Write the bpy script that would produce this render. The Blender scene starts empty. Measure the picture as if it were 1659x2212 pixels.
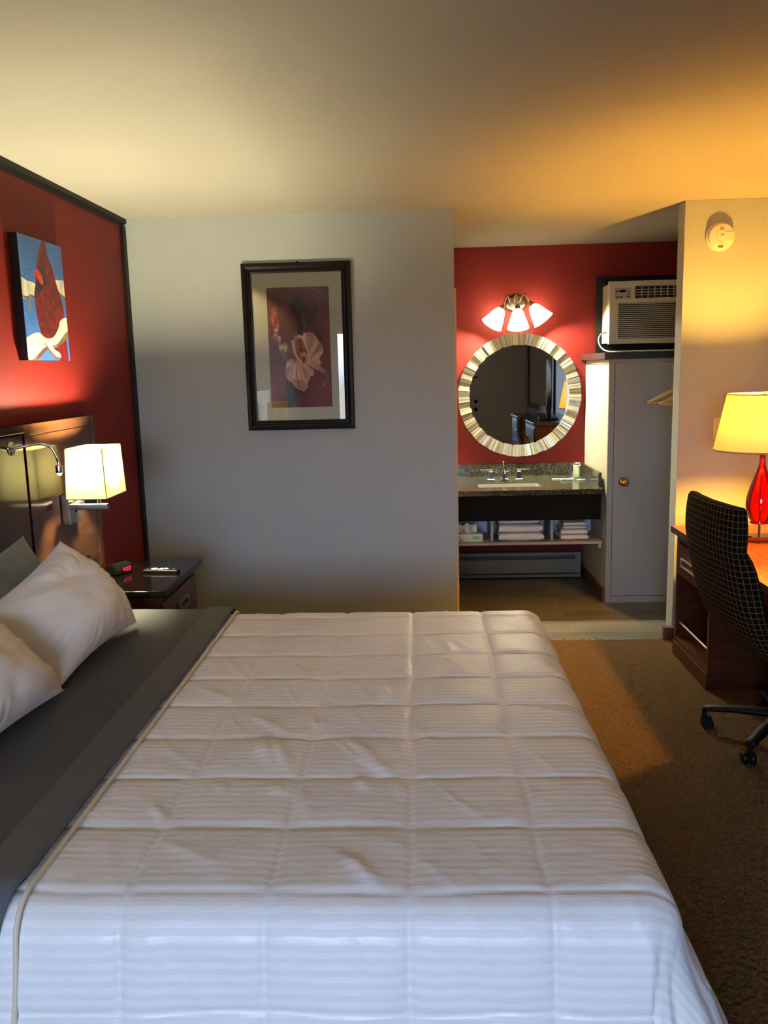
import bpy, bmesh, math, random
import numpy as np
from mathutils import Vector, Matrix, noise as mnoise
random.seed(7); RNG = np.random.RandomState(11)
PI = math.pi
COL = bpy.context.scene.collection
sc = bpy.context.scene

# ------------------------------------------------------------------ helpers
def lin(c):
    return tuple(((v/255)/12.92 if v/255 <= .04045 else ((v/255+.055)/1.055)**2.4) for v in c)
MATS = {}
def mat(name, rgb, rough=.5, metal=0., bump=None, var=None, spec=None, coat=0., coat_rough=.05, trans=0., ior=None, emit=None, estr=0., sheen=0., aniso=None):
    """principled material; rgb is sRGB 0-255. bump=(scale, strength, distance). var=(scale, rgb2, (sx,sy,sz))"""
    if name in MATS: return MATS[name]
    m = bpy.data.materials.new(name); m.use_nodes = True
    nt = m.node_tree; N = nt.nodes; L = nt.links; b = N['Principled BSDF']
    b.inputs['Base Color'].default_value = (*lin(rgb), 1)
    b.inputs['Roughness'].default_value = rough; b.inputs['Metallic'].default_value = metal
    if spec is not None: b.inputs['Specular IOR Level'].default_value = spec
    if coat: b.inputs['Coat Weight'].default_value = coat; b.inputs['Coat Roughness'].default_value = coat_rough
    if trans: b.inputs['Transmission Weight'].default_value = trans
    if ior: b.inputs['IOR'].default_value = ior
    if sheen: b.inputs['Sheen Weight'].default_value = sheen
    if emit: b.inputs['Emission Color'].default_value = (*lin(emit), 1); b.inputs['Emission Strength'].default_value = estr
    tc = None
    if bump or var:
        tc = N.new('ShaderNodeTexCoord')
    if var:
        mp = N.new('ShaderNodeMapping'); mp.inputs['Scale'].default_value = var[2] if len(var) > 2 else (1, 1, 1)
        L.new(tc.outputs['Object'], mp.inputs['Vector'])
        t = N.new('ShaderNodeTexNoise'); t.inputs['Scale'].default_value = var[0]; t.inputs['Detail'].default_value = 5; t.inputs['Roughness'].default_value = .6
        L.new(mp.outputs[0], t.inputs['Vector'])
        r = N.new('ShaderNodeValToRGB'); r.color_ramp.elements[0].position = .35; r.color_ramp.elements[1].position = .65
        r.color_ramp.elements[0].color = (*lin(rgb), 1); r.color_ramp.elements[1].color = (*lin(var[1]), 1)
        L.new(t.outputs['Fac'], r.inputs['Fac']); L.new(r.outputs['Color'], b.inputs['Base Color'])
    if bump:
        t = N.new('ShaderNodeTexNoise'); t.inputs['Scale'].default_value = bump[0]; t.inputs['Detail'].default_value = 4
        L.new(tc.outputs['Object'], t.inputs['Vector'])
        bp = N.new('ShaderNodeBump'); bp.inputs['Strength'].default_value = bump[1]; bp.inputs['Distance'].default_value = bump[2] if len(bump) > 2 else .002
        L.new(t.outputs['Fac'], bp.inputs['Height']); L.new(bp.outputs[0], b.inputs['Normal'])
    MATS[name] = m
    return m

def tag(o, label=None, cat=None, group=None, kind=None):
    if label: o['label'] = label
    if cat: o['category'] = cat
    if group: o['group'] = group
    if kind: o['kind'] = kind
    return o
def empty(name, loc, label, cat, group=None):
    o = bpy.data.objects.new(name, None); COL.objects.link(o); o.location = loc; o.empty_display_size = .05
    tag(o, label, cat, group); o['_o'] = 1; del o['_o']
    return o
def link(name, me, m, parent=None, smooth=False):
    o = bpy.data.objects.new(name, me); COL.objects.link(o)
    for mm in (m if isinstance(m, (list, tuple)) else [m]): me.materials.append(mm)
    if smooth:
        for p in me.polygons: p.use_smooth = True
    if parent:
        o.parent = parent; o.matrix_parent_inverse = world_inv(parent)
    return o
def world_inv(p):
    M = Matrix.Identity(4)
    chain = []
    q = p
    while q: chain.append(q); q = q.parent
    for q in reversed(chain):
        M = M @ (q.matrix_parent_inverse if q.parent else Matrix.Identity(4)) @ Matrix.LocRotScale(q.location, q.rotation_euler, q.scale)
    return M.inverted()
def build(name, bm, m, parent=None, smooth=False, auto=False):
    me = bpy.data.meshes.new(name); bmesh.ops.recalc_face_normals(bm, faces=bm.faces)
    bm.to_mesh(me); bm.free()
    o = link(name, me, m, parent, smooth)
    if auto:
        for p in me.polygons: p.use_smooth = True
        try: me.set_sharp_from_angle(angle=math.radians(38))
        except Exception: pass
        wn = o.modifiers.new('wn', 'WEIGHTED_NORMAL'); wn.keep_sharp = True; wn.weight = 100
    return o
def B(): return bmesh.new()
def box(bm, x0, x1, y0, y1, z0, z1, bev=0., seg=2, M=None):
    t = bmesh.new()
    bmesh.ops.create_cube(t, size=1)
    bmesh.ops.scale(t, vec=(x1-x0, y1-y0, z1-z0), verts=t.verts)
    bmesh.ops.translate(t, vec=((x0+x1)/2, (y0+y1)/2, (z0+z1)/2), verts=t.verts)
    if bev: bmesh.ops.bevel(t, geom=t.edges[:], offset=bev, segments=seg, affect='EDGES', profile=.6)
    if M: bmesh.ops.transform(t, matrix=M, verts=t.verts)
    me = bpy.data.meshes.new('t'); t.to_mesh(me); t.free(); bm.from_mesh(me); bpy.data.meshes.remove(me)
    return bm
def obox(name, dims, m, parent=None, bev=.002, M=None, seg=2):
    return build(name, box(B(), *dims, bev=bev, M=M, seg=seg), m, parent, auto=bev > 0)
def tube(bm, pts, r, seg=12, closed=False, caps=True):
    pts = [Vector(p) for p in pts]; n = len(pts)
    rs = r if isinstance(r, (list, tuple)) else [r]*n
    rings = []; up = None
    for i, p in enumerate(pts):
        if closed: d = pts[(i+1) % n]-pts[i-1]
        else: d = pts[min(i+1, n-1)]-pts[max(i-1, 0)]
        d.normalize()
        if up is None:
            up = Vector((0, 0, 1)) if abs(d.z) < .9 else Vector((1, 0, 0))
        s = d.cross(up).normalized(); up = s.cross(d).normalized()
        rings.append([bm.verts.new(p + (s*math.cos(a)+up*math.sin(a))*rs[i]) for a in [2*PI*k/seg for k in range(seg)]])
    m = n if closed else n-1
    for i in range(m):
        A, C = rings[i], rings[(i+1) % n]
        for k in range(seg): bm.faces.new((A[k], A[(k+1) % seg], C[(k+1) % seg], C[k]))
    if caps and not closed:
        bm.faces.new(rings[0][::-1]); bm.faces.new(rings[-1])
    return bm
def smoothpath(pts, n=8):
    P = [Vector(p) for p in pts]; P = [P[0]*2-P[1]]+P+[P[-1]*2-P[-2]]; o = []
    for i in range(1, len(P)-2):
        a, b, c, d = P[i-1:i+3]
        for k in range(n):
            t = k/n
            o.append(.5*((2*b)+(c-a)*t+(2*a-5*b+4*c-d)*t*t+(3*b-a-3*c+d)*t**3))
    o.append(P[-2]); return o
def lathe(bm, prof, origin=(0, 0, 0), axis=(0, 0, 1), seg=48, cap=False):
    """prof: list of (r, h) along axis"""
    ax = Vector(axis).normalized(); q = Vector((0, 0, 1)).rotation_difference(ax); O = Vector(origin)
    rings = []
    for r, h in prof:
        if r < 1e-5: rings.append([bm.verts.new(O+q@Vector((0, 0, h)))])
        else: rings.append([bm.verts.new(O+q@Vector((r*math.cos(2*PI*k/seg), r*math.sin(2*PI*k/seg), h))) for k in range(seg)])
    for A, C in zip(rings, rings[1:]):
        for k in range(seg):
            a0, a1 = A[k % len(A)], A[(k+1) % len(A)]; c0, c1 = C[k % len(C)], C[(k+1) % len(C)]
            vs = []
            for v in (a0, a1, c1, c0):
                if v not in vs: vs.append(v)
            if len(vs) > 2: bm.faces.new(vs)
    if cap:
        for R in (rings[0], rings[-1]):
            if len(R) > 2: bm.faces.new(R)
    return bm
def prism(bm, poly, lo, hi, axis='y'):
    """extrude 2D polygon; axis 'y': poly=(x,z); 'x': poly=(y,z); 'z': poly=(x,y)"""
    f = {'y': lambda a, b, t: (a, t, b), 'x': lambda a, b, t: (t, a, b), 'z': lambda a, b, t: (a, b, t)}[axis]
    A = [bm.verts.new(f(a, b, lo)) for a, b in poly]; C = [bm.verts.new(f(a, b, hi)) for a, b in poly]
    n = len(poly)
    bm.faces.new(A); bm.faces.new(C[::-1])
    for i in range(n): bm.faces.new((A[i], C[i], C[(i+1) % n], A[(i+1) % n]))
    return bm
def gridmesh(name, P, m, parent=None, uv=None, colors=None, closed=False, double=0.):
    """P: (nu,nv,3) array"""
    nu, nv = P.shape[:2]
    V = P.reshape(-1, 3)
    i, j = np.meshgrid(np.arange(nu-1), np.arange(nv-1), indexing='ij')
    a = (i*nv+j).ravel(); F = np.stack([a, a+nv, a+nv+1, a+1], 1)
    if double:
        du = np.gradient(P, axis=0); dv = np.gradient(P, axis=1); n = np.cross(du, dv); n /= np.linalg.norm(n, axis=2, keepdims=True)+1e-9
        V2 = (P-n*double).reshape(-1, 3); k = len(V)
        F2 = F[:, ::-1]+k
        ed = []
        def strip(ids):
            for p, q in zip(ids[:-1], ids[1:]): ed.append((q, p, p+k, q+k))
        strip([x*nv for x in range(nu)][::-1]); strip([x*nv+nv-1 for x in range(nu)])
        strip(list(range(nv))); strip([(nu-1)*nv+x for x in range(nv)][::-1])
        V = np.concatenate([V, V2]); F = np.concatenate([F, F2, np.array(ed)])
    me = bpy.data.meshes.new(name)
    me.vertices.add(len(V)); me.vertices.foreach_set('co', V.astype(np.float32).ravel())
    me.loops.add(len(F)*4); me.loops.foreach_set('vertex_index', F.astype(np.int32).ravel())
    me.polygons.add(len(F)); me.polygons.foreach_set('loop_start', np.arange(0, len(F)*4, 4, dtype=np.int32)); me.polygons.foreach_set('loop_total', np.full(len(F), 4, dtype=np.int32))
    me.polygons.foreach_set('use_smooth', np.ones(len(F), dtype=bool))
    me.update(calc_edges=True)
    if uv is not None:
        U = uv.reshape(-1, 2)
        if double: U = np.concatenate([U, U])
        l = me.uv_layers.new(name='UVMap'); l.data.foreach_set('uv', U[F.ravel()].astype(np.float32).ravel())
    if colors is not None:
        C = colors.reshape(-1, 3); C = np.concatenate([C, np.ones((len(C), 1))], 1)
        at = me.color_attributes.new(name='Col', type='FLOAT_COLOR', domain='POINT'); at.data.foreach_set('color', C.astype(np.float32).ravel())
    me.validate()
    return link(name, me, m, parent)
def vnoise(x, y, seed=0):
    """smooth value noise, arrays"""
    r = np.random.RandomState(seed).rand(256, 256)
    xi = np.floor(x).astype(int); yi = np.floor(y).astype(int); fx = x-xi; fy = y-yi
    fx = fx*fx*(3-2*fx); fy = fy*fy*(3-2*fy)
    g = lambda a, b: r[a % 256, b % 256]
    return (g(xi, yi)*(1-fx)+g(xi+1, yi)*fx)*(1-fy)+(g(xi, yi+1)*(1-fx)+g(xi+1, yi+1)*fx)*fy - .5
def struct(o): o['kind'] = 'structure'; return o

# ------------------------------------------------------------------ materials
M_GREY = mat('grey_wall_paint', (164, 168, 165), .55, bump=(130, .12, .002))
M_RED = mat('red_wall_paint', (106, 23, 17), .6, spec=.25, bump=(130, .12, .002))
M_CEIL = mat('ceiling_paint', (176, 171, 156), .8, bump=(220, .45, .003))
M_BLACKTRIM = mat('black_trim', (18, 16, 14), .5, spec=.2)
M_CREAM = mat('cream_paint', (200, 192, 170), .5)
M_TANWOOD = mat('tan_casing', (226, 196, 146), .5)
M_WHITEP = mat('white_paint', (205, 203, 196), .45)
M_CLOSET = mat('closet_paint', (150, 148, 146), .5, bump=(60, .1, .001))
M_DOOR = mat('door_paint', (222, 216, 198), .5)
M_HEADB = mat('dark_walnut', (42, 24, 12), .13, var=(3, (66, 38, 18), (1, 1, 14)), spec=.38)
M_HEADD = mat('dark_walnut_matte', (26, 14, 9), .4)
M_NIGHT = mat('mahogany', (52, 24, 16), .3, var=(4, (70, 34, 20), (1, 1, 9)))
M_NTOP = mat('black_glass_top', (12, 7, 6), .04, spec=.25)
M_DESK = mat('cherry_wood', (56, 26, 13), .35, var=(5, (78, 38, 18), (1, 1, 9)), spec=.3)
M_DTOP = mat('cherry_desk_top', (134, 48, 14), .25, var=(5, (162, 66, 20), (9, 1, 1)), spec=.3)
M_DESKD = mat('dark_desk_edge', (48, 36, 22), .25)
M_CHROME = mat('chrome', (225, 225, 225), .08, 1.)
M_STEEL = mat('brushed_steel', (176, 172, 164), .28, 1.)
M_NICKEL = mat('brushed_nickel', (188, 176, 158), .3, 1.)
M_SATIN = mat('satin_silver', (190, 186, 176), .32, .8)
M_BRASS = mat('brass', (196, 150, 72), .15, 1.)
M_BLACK = mat('black_plastic', (11, 11, 11), .45, spec=.2)
M_BLKM = mat('black_matte', (12, 12, 11), .6)
M_GLOSSB = mat('gloss_black', (8, 8, 9), .06)
M_GRAYBL = mat('charcoal_blanket', (82, 83, 84), .9, bump=(900, .35, .0008), spec=.15)
M_GRAYPL = mat('grey_green_pillowcase', (88, 92, 78), .8, bump=(600, .2, .0008), sheen=.2)
M_PILLOW = mat('white_pillowcase', (243, 236, 226), .75, bump=(500, .12, .0008), sheen=.15)
M_WHITE = mat('white_plastic', (216, 208, 186), .4)
M_ACP = mat('almond_plastic', (212, 204, 180), .4)
M_TOWEL = mat('terry_white', (226, 222, 218), .95, bump=(420, .9, .004))
M_TOWELB = mat('terry_pale_blue', (196, 206, 224), .95, bump=(420, .9, .004))
M_HANG = mat('hanger_wood', (206, 168, 98), .4)
M_PORC = mat('porcelain', (238, 236, 222), .12)
M_SHELFW = mat('grey_laminate', (150, 146, 138), .5)
M_HEATER = mat('heater_enamel', (126, 124, 106), .4)
M_LEDGE = mat('mauve_ledge', (52, 30, 30), .6, spec=.08)
M_BB = mat('baseboard_wood', (78, 46, 28), .4, var=(6, (98, 60, 36), (9, 1, 1)))

def mix_shade(name, col, trans=.6, emis=None):
    m = bpy.data.materials.new(name); m.use_nodes = True; nt = m.node_tree; N = nt.nodes; L = nt.links
    N.remove(N['Principled BSDF']); out = N['Material Output']
    d = N.new('ShaderNodeBsdfDiffuse'); t = N.new('ShaderNodeBsdfTranslucent'); mx = N.new('ShaderNodeMixShader')
    d.inputs[0].default_value = (*lin(col), 1); t.inputs[0].default_value = (*lin(col), 1); mx.inputs[0].default_value = trans
    L.new(d.outputs[0], mx.inputs[1]); L.new(t.outputs[0], mx.inputs[2]); L.new(mx.outputs[0], out.inputs[0])
    return m
M_SHADE = mix_shade('linen_shade', (246, 236, 170), .022)
M_SHADE2 = mix_shade('lamp_shade_fabric', (250, 236, 160), .022)
M_FROST = mix_shade('frosted_glass', (255, 250, 236), .6)
def emis(name, col, s):
    m = bpy.data.materials.new(name); m.use_nodes = True; nt = m.node_tree; N = nt.nodes
    N.remove(N['Principled BSDF']); e = N.new('ShaderNodeEmission'); e.inputs[0].default_value = (*lin(col), 1); e.inputs[1].default_value = s
    nt.links.new(e.outputs[0], N['Material Output'].inputs[0]); return m
M_BULB = emis('lit_sconce_bulb', (255, 243, 202), 3800)
M_BULBV = emis('lit_vanity_bulb', (255, 244, 208), 4700)
M_BULBD = emis('lit_desk_bulb', (255, 184, 70), 3100)
M_LED = emis('lit_reading_bulb', (255, 250, 225), 60)
M_REDLED = emis('red_clock_digits', (255, 50, 70), 1.4)

def glass_pane(name, fac_ior=1.6, tint=(255, 255, 255)):
    m = bpy.data.materials.new(name); m.use_nodes = True; nt = m.node_tree; N = nt.nodes; L = nt.links
    N.remove(N['Principled BSDF']); fr = N.new('ShaderNodeFresnel'); fr.inputs[0].default_value = fac_ior
    t = N.new('ShaderNodeBsdfTransparent'); t.inputs[0].default_value = (*lin(tint), 1); g = N.new('ShaderNodeBsdfGlossy'); g.inputs['Roughness'].default_value = 0
    mx = N.new('ShaderNodeMixShader'); L.new(fr.outputs[0], mx.inputs[0]); L.new(t.outputs[0], mx.inputs[1]); L.new(g.outputs[0], mx.inputs[2])
    L.new(mx.outputs[0], N['Material Output'].inputs[0]); return m
M_PANE = glass_pane('picture_glass', 1.6)
M_WPANE = glass_pane('window_glass', 1.45)
def mirror_mat():
    m = mat('mirror_silver', (228, 228, 222), 0., 1.); return m
M_MIRROR = mirror_mat()
def red_glass():
    m = bpy.data.materials.new('red_glass'); m.use_nodes = True; nt = m.node_tree; N = nt.nodes; L = nt.links
    N.remove(N['Principled BSDF'])
    fr = N.new('ShaderNodeFresnel'); fr.inputs[0].default_value = 1.5
    t = N.new('ShaderNodeBsdfTransparent'); t.inputs[0].default_value = (.82, .05, .012, 1)
    d = N.new('ShaderNodeBsdfTranslucent'); d.inputs[0].default_value = (.9, .03, .006, 1)
    g = N.new('ShaderNodeBsdfGlossy'); g.inputs['Roughness'].default_value = .02
    m1 = N.new('ShaderNodeMixShader'); m1.inputs[0].default_value = .22; L.new(t.outputs[0], m1.inputs[1]); L.new(d.outputs[0], m1.inputs[2])
    m2 = N.new('ShaderNodeMixShader'); L.new(fr.outputs[0], m2.inputs[0]); L.new(m1.outputs[0], m2.inputs[1]); L.new(g.outputs[0], m2.inputs[2])
    L.new(m2.outputs[0], N['Material Output'].inputs[0]); return m
M_REDGLASS = red_glass()
def vcol_mat(name, rough=.5):
    m = bpy.data.materials.new(name); m.use_nodes = True; nt = m.node_tree; N = nt.nodes
    a = N.new('ShaderNodeAttribute'); a.attribute_name = 'Col'; b = N['Principled BSDF']; b.inputs['Roughness'].default_value = rough
    nt.links.new(a.outputs['Color'], b.inputs['Base Color']); return m
M_PRINT = vcol_mat('art_print', .6); M_PAINT = vcol_mat('canvas_paint', .45)

def granite():
    m = mat('granite', (70, 68, 56), .12); nt = m.node_tree; N = nt.nodes; L = nt.links; b = N['Principled BSDF']
    tc = N.new('ShaderNodeTexCoord'); t = N.new('ShaderNodeTexNoise'); t.inputs['Scale'].default_value = 190; t.inputs['Detail'].default_value = 3
    v = N.new('ShaderNodeTexVoronoi'); v.inputs['Scale'].default_value = 130
    L.new(tc.outputs['Object'], t.inputs[0]); L.new(tc.outputs['Object'], v.inputs[0])
    r = N.new('ShaderNodeValToRGB'); e = r.color_ramp.elements; e[0].position = .38; e[0].color = (*lin((22, 21, 17)), 1); e[1].position = .66; e[1].color = (*lin((104, 100, 80)), 1)
    e2 = e.new(.5); e2.color = (*lin((56, 54, 43)), 1)
    mx = N.new('ShaderNodeMix'); mx.inputs[0].default_value = .35
    L.new(t.outputs['Fac'], mx.inputs[2]); L.new(v.outputs['Distance'], mx.inputs[3]); L.new(mx.outputs[0], r.inputs[0]); L.new(r.outputs[0], b.inputs['Base Color'])
    return m
M_GRANITE = granite()

def tile_mat():
    m = mat('wood_look_tile', (130, 124, 108), .35); nt = m.node_tree; N = nt.nodes; L = nt.links; b = N['Principled BSDF']
    tc = N.new('ShaderNodeTexCoord'); br = N.new('ShaderNodeTexBrick'); br.offset = .37; br.inputs['Scale'].default_value = 1
    br.inputs['Brick Width'].default_value = .9; br.inputs['Row Height'].default_value = .15; br.inputs['Mortar Size'].default_value = .0025; br.inputs['Mortar Smooth'].default_value = .1
    br.inputs['Color1'].default_value = (*lin((90, 87, 76)), 1); br.inputs['Color2'].default_value = (*lin((118, 114, 100)), 1); br.inputs['Mortar'].default_value = (*lin((150, 146, 132)), 1); br.inputs['Bias'].default_value = 0
    L.new(tc.outputs['Object'], br.inputs[0])
    mp = N.new('ShaderNodeMapping'); mp.inputs['Scale'].default_value = (1.5, 14, 1); L.new(tc.outputs['Object'], mp.inputs[0])
    t = N.new('ShaderNodeTexNoise'); t.inputs['Scale'].default_value = 3; t.inputs['Detail'].default_value = 6; L.new(mp.outputs[0], t.inputs[0])
    mx = N.new('ShaderNodeMix'); mx.data_type = 'RGBA'; mx.blend_type = 'MULTIPLY'; mx.inputs[0].default_value = .6
    r = N.new('ShaderNodeValToRGB'); r.color_ramp.elements[0].color = (.45, .45, .42, 1); r.color_ramp.elements[1].color = (1, 1, 1, 1); r.color_ramp.elements[0].position = .3; r.color_ramp.elements[1].position = .7
    L.new(t.outputs['Fac'], r.inputs[0]); L.new(br.outputs['Color'], mx.inputs[6]); L.new(r.outputs[0], mx.inputs[7]); L.new(mx.outputs[2], b.inputs['Base Color'])
    return m
M_TILE = tile_mat()
M_CARPET = mat('tan_carpet', (78, 59, 38), 1., var=(260, (122, 97, 65)), bump=(420, 1., .006), spec=.1)

def comforter_mat():
    m = mat('satin_stripe_cotton', (230, 222, 214), .5, sheen=.2); nt = m.node_tree; N = nt.nodes; L = nt.links; b = N['Principled BSDF']
    uv = N.new('ShaderNodeUVMap'); sp = N.new('ShaderNodeSeparateXYZ'); L.new(uv.outputs[0], sp.inputs[0])
    def math_(op, a, v=None):
        n = N.new('ShaderNodeMath'); n.operation = op; L.new(a, n.inputs[0])
        if v is not None: n.inputs[1].default_value = v
        return n.outputs[0]
    mpd = N.new('ShaderNodeMapping'); mpd.inputs['Scale'].default_value = (22, 6, 1); L.new(uv.outputs[0], mpd.inputs[0])
    td = N.new('ShaderNodeTexNoise'); td.inputs['Scale'].default_value = 1; td.inputs['Detail'].default_value = 1; L.new(mpd.outputs[0], td.inputs[0])
    ph = N.new('ShaderNodeMath'); ph.operation = 'MULTIPLY_ADD'; L.new(td.outputs['Fac'], ph.inputs[0]); ph.inputs[1].default_value = 1.6; L.new(math_('MULTIPLY', sp.outputs['Y'], 2*PI/.0235), ph.inputs[2])
    s = math_('SINE', ph.outputs[0])
    s = math_('ADD', math_('MULTIPLY', s, 3.), .5); cl = N.new('ShaderNodeClamp'); L.new(s, cl.inputs[0])
    mx = N.new('ShaderNodeMix'); mx.data_type = 'RGBA'; mx.inputs[6].default_value = (*lin((244, 239, 231)), 1); mx.inputs[7].default_value = (*lin((234, 229, 222)), 1)
    L.new(cl.outputs[0], mx.inputs[0]); L.new(mx.outputs[2], b.inputs['Base Color'])
    rr = N.new('ShaderNodeMapRange'); rr.inputs[3].default_value = .38; rr.inputs[4].default_value = .6; L.new(cl.outputs[0], rr.inputs[0]); L.new(rr.outputs[0], b.inputs['Roughness'])
    mp = N.new('ShaderNodeMapping'); mp.inputs['Scale'].default_value = (26, 60, 1); L.new(uv.outputs[0], mp.inputs[0])
    t = N.new('ShaderNodeTexNoise'); t.inputs['Scale'].default_value = 1; t.inputs['Detail'].default_value = 3; L.new(mp.outputs[0], t.inputs[0])
    mp2 = N.new('ShaderNodeMapping'); mp2.inputs['Scale'].default_value = (70, 110, 1); mp2.inputs['Rotation'].default_value = (0, 0, .5); L.new(uv.outputs[0], mp2.inputs[0])
    t2 = N.new('ShaderNodeTexNoise'); t2.inputs['Scale'].default_value = 1; t2.inputs['Detail'].default_value = 2; L.new(mp2.outputs[0], t2.inputs[0])
    ad = N.new('ShaderNodeMath'); ad.operation = 'MULTIPLY_ADD'; L.new(t2.outputs['Fac'], ad.inputs[0]); ad.inputs[1].default_value = .35; L.new(t.outputs['Fac'], ad.inputs[2])
    ad2 = N.new('ShaderNodeMath'); ad2.operation = 'MULTIPLY_ADD'; L.new(cl.outputs[0], ad2.inputs[0]); ad2.inputs[1].default_value = .14; L.new(ad.outputs[0], ad2.inputs[2])
    bp = N.new('ShaderNodeBump'); bp.inputs['Strength'].default_value = .35; bp.inputs['Distance'].default_value = .003
    L.new(ad2.outputs[0], bp.inputs['Height']); L.new(bp.outputs[0], b.inputs['Normal'])
    return m
M_COMF = comforter_mat()

def plaid_mat():
    m = mat('plaid_fabric', (20, 17, 14), .95, spec=.08); nt = m.node_tree; N = nt.nodes; L = nt.links; b = N['Principled BSDF']
    uv = N.new('ShaderNodeUVMap'); sp = N.new('ShaderNodeSeparateXYZ'); L.new(uv.outputs[0], sp.inputs[0])
    outs = []
    for ch, w in (('X', .10), ('Y', .10)):
        a = N.new('ShaderNodeMath'); a.operation = 'FRACT'; L.new(sp.outputs[ch], a.inputs[0])
        c = N.new('ShaderNodeMath'); c.operation = 'LESS_THAN'; L.new(a.outputs[0], c.inputs[0]); c.inputs[1].default_value = w; outs.append(c.outputs[0])
    mxm = N.new('ShaderNodeMath'); mxm.operation = 'MAXIMUM'; L.new(outs[0], mxm.inputs[0]); L.new(outs[1], mxm.inputs[1])
    mx = N.new('ShaderNodeMix'); mx.data_type = 'RGBA'; mx.inputs[6].default_value = (*lin((15, 12, 10)), 1); mx.inputs[7].default_value = (*lin((106, 82, 50)), 1)
    L.new(mxm.outputs[0], mx.inputs[0]); L.new(mx.outputs[2], b.inputs['Base Color'])
    bp = N.new('ShaderNodeBump'); bp.inputs['Strength'].default_value = .6; bp.inputs['Distance'].default_value = .003; bp.invert = True
    L.new(mxm.outputs[0], bp.inputs['Height']); L.new(bp.outputs[0], b.inputs['Normal'])
    return m
M_PLAID = plaid_mat()

# ------------------------------------------------------------------ room numbers
XL, XR = -1.62, 2.02          # left / right wall faces
YF, YB, YS = -2.4, 4.81, 6.36  # front wall, back (grey) wall, sink wall
ZC = 2.44
XG = .20                       # right end of the grey wall = left side of the alcove
XC = 1.44                      # left end of the short wall right of the opening
XA = 2.12                      # alcove right side
# floor
bm = B(); 
def quad(bm, pts):
    bm.faces.new([bm.verts.new(p) for p in pts])
quad(bm, [(XL-.1, YF-.1, 0), (.25, YF-.1, 0), (.25, 4.80, 0), (XL-.1, 4.80, 0)])
quad(bm, [(.25, YF-.1, 0), (XR+.1, YF-.1, 0), (XR+.1, 1.2, 0), (.25, 1.2, 0)])
xs = np.arange(.25, XR+.1, .0062); ys = np.arange(1.2, 4.80, .0062)
X, Y = np.meshgrid(xs, ys, indexing='ij')
Z = .0085*RNG.rand(*X.shape)+.0015*vnoise(X*60, Y*60, 3)+.003*vnoise(X*9, Y*9, 5)
jx = (RNG.rand(*X.shape)-.5)*.004; jy = (RNG.rand(*X.shape)-.5)*.004
fl = gridmesh('floor', np.stack([X+jx, Y+jy, Z], 2), M_CARPET)
me = fl.data; bm2 = bmesh.new(); bm2.from_mesh(me); t = bpy.data.meshes.new('t'); bm.to_mesh(t); bm.free(); bm2.from_mesh(t); bm2.to_mesh(me); bm2.free(); struct(fl)
fl['label'] = 'tan cut-pile carpet of the bedroom'
ft = struct(obox('floor', (0.0, XA+.1, 4.79, YS+.1, -.02, .004), M_TILE, bev=0)); ft['label'] = 'grey wood-look tile floor of the vanity alcove'
struct(obox('ceiling', (XL-.12, XA+.12, YF-.12, YS+.12, ZC, ZC+.1), M_CEIL, bev=0))
wl = struct(obox('wall_left', (XL-.12, XL, YF-.12, YB+.12, 0, ZC), M_RED, bev=0))
struct(obox('wall_right', (XR, XR+.12, YF-.12, YB, 0, ZC), M_GREY, bev=0))
struct(obox('wall_back', (XL, XG, YB, YB+.12, 0, ZC), M_GREY, bev=0))
struct(obox('wall_back', (XC, XA+.12, YB, YB+.12, 0, ZC), M_GREY, bev=.004))
struct(obox('wall_alcove_left', (XG-.12, XG, YB+.12, YS, 0, ZC), M_CREAM, bev=0))
struct(obox('wall_alcove_right', (XA, XA+.12, YB+.12, YS, 0, ZC), M_CREAM, bev=0))
struct(obox('wall_alcove_back', (XG-.12, XA+.12, YS, YS+.12, 0, ZC), M_RED, bev=0))
# front wall with a window and a door opening
WX0, WX1, WZ0, WZ1 = -1.18, .62, .82, 2.14
DX0, DX1, DZ = 1.06, 1.98, 2.08
bm = B()
for d in ((XL-.12, WX0, 0, ZC), (WX0, WX1, 0, WZ0), (WX0, WX1, WZ1, ZC), (WX1, DX0, 0, ZC), (DX0, DX1, DZ, ZC), (DX1, XR+.12, 0, ZC)):
    box(bm, d[0], d[1], YF-.12, YF, d[2], d[3])
struct(build('wall_front', bm, M_GREY))
# window
bm = B()
fw = .045
for d in ((WX0, WX1, WZ0, WZ0+fw), (WX0, WX1, WZ1-fw, WZ1), (WX0, WX0+fw, WZ0+fw, WZ1-fw), (WX1-fw, WX1, WZ0+fw, WZ1-fw), ((WX0+WX1)/2-.02, (WX0+WX1)/2+.02, WZ0+fw, WZ1-fw)):
    box(bm, d[0], d[1], YF-.09, YF-.04, d[2], d[3], .003)
wf = struct(build('window_1', bm, M_WHITEP))
obox('pane', (WX0+fw, WX1-fw, YF-.068, YF-.064, WZ0+fw, WZ1-fw), M_WPANE, wf, bev=0)
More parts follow.
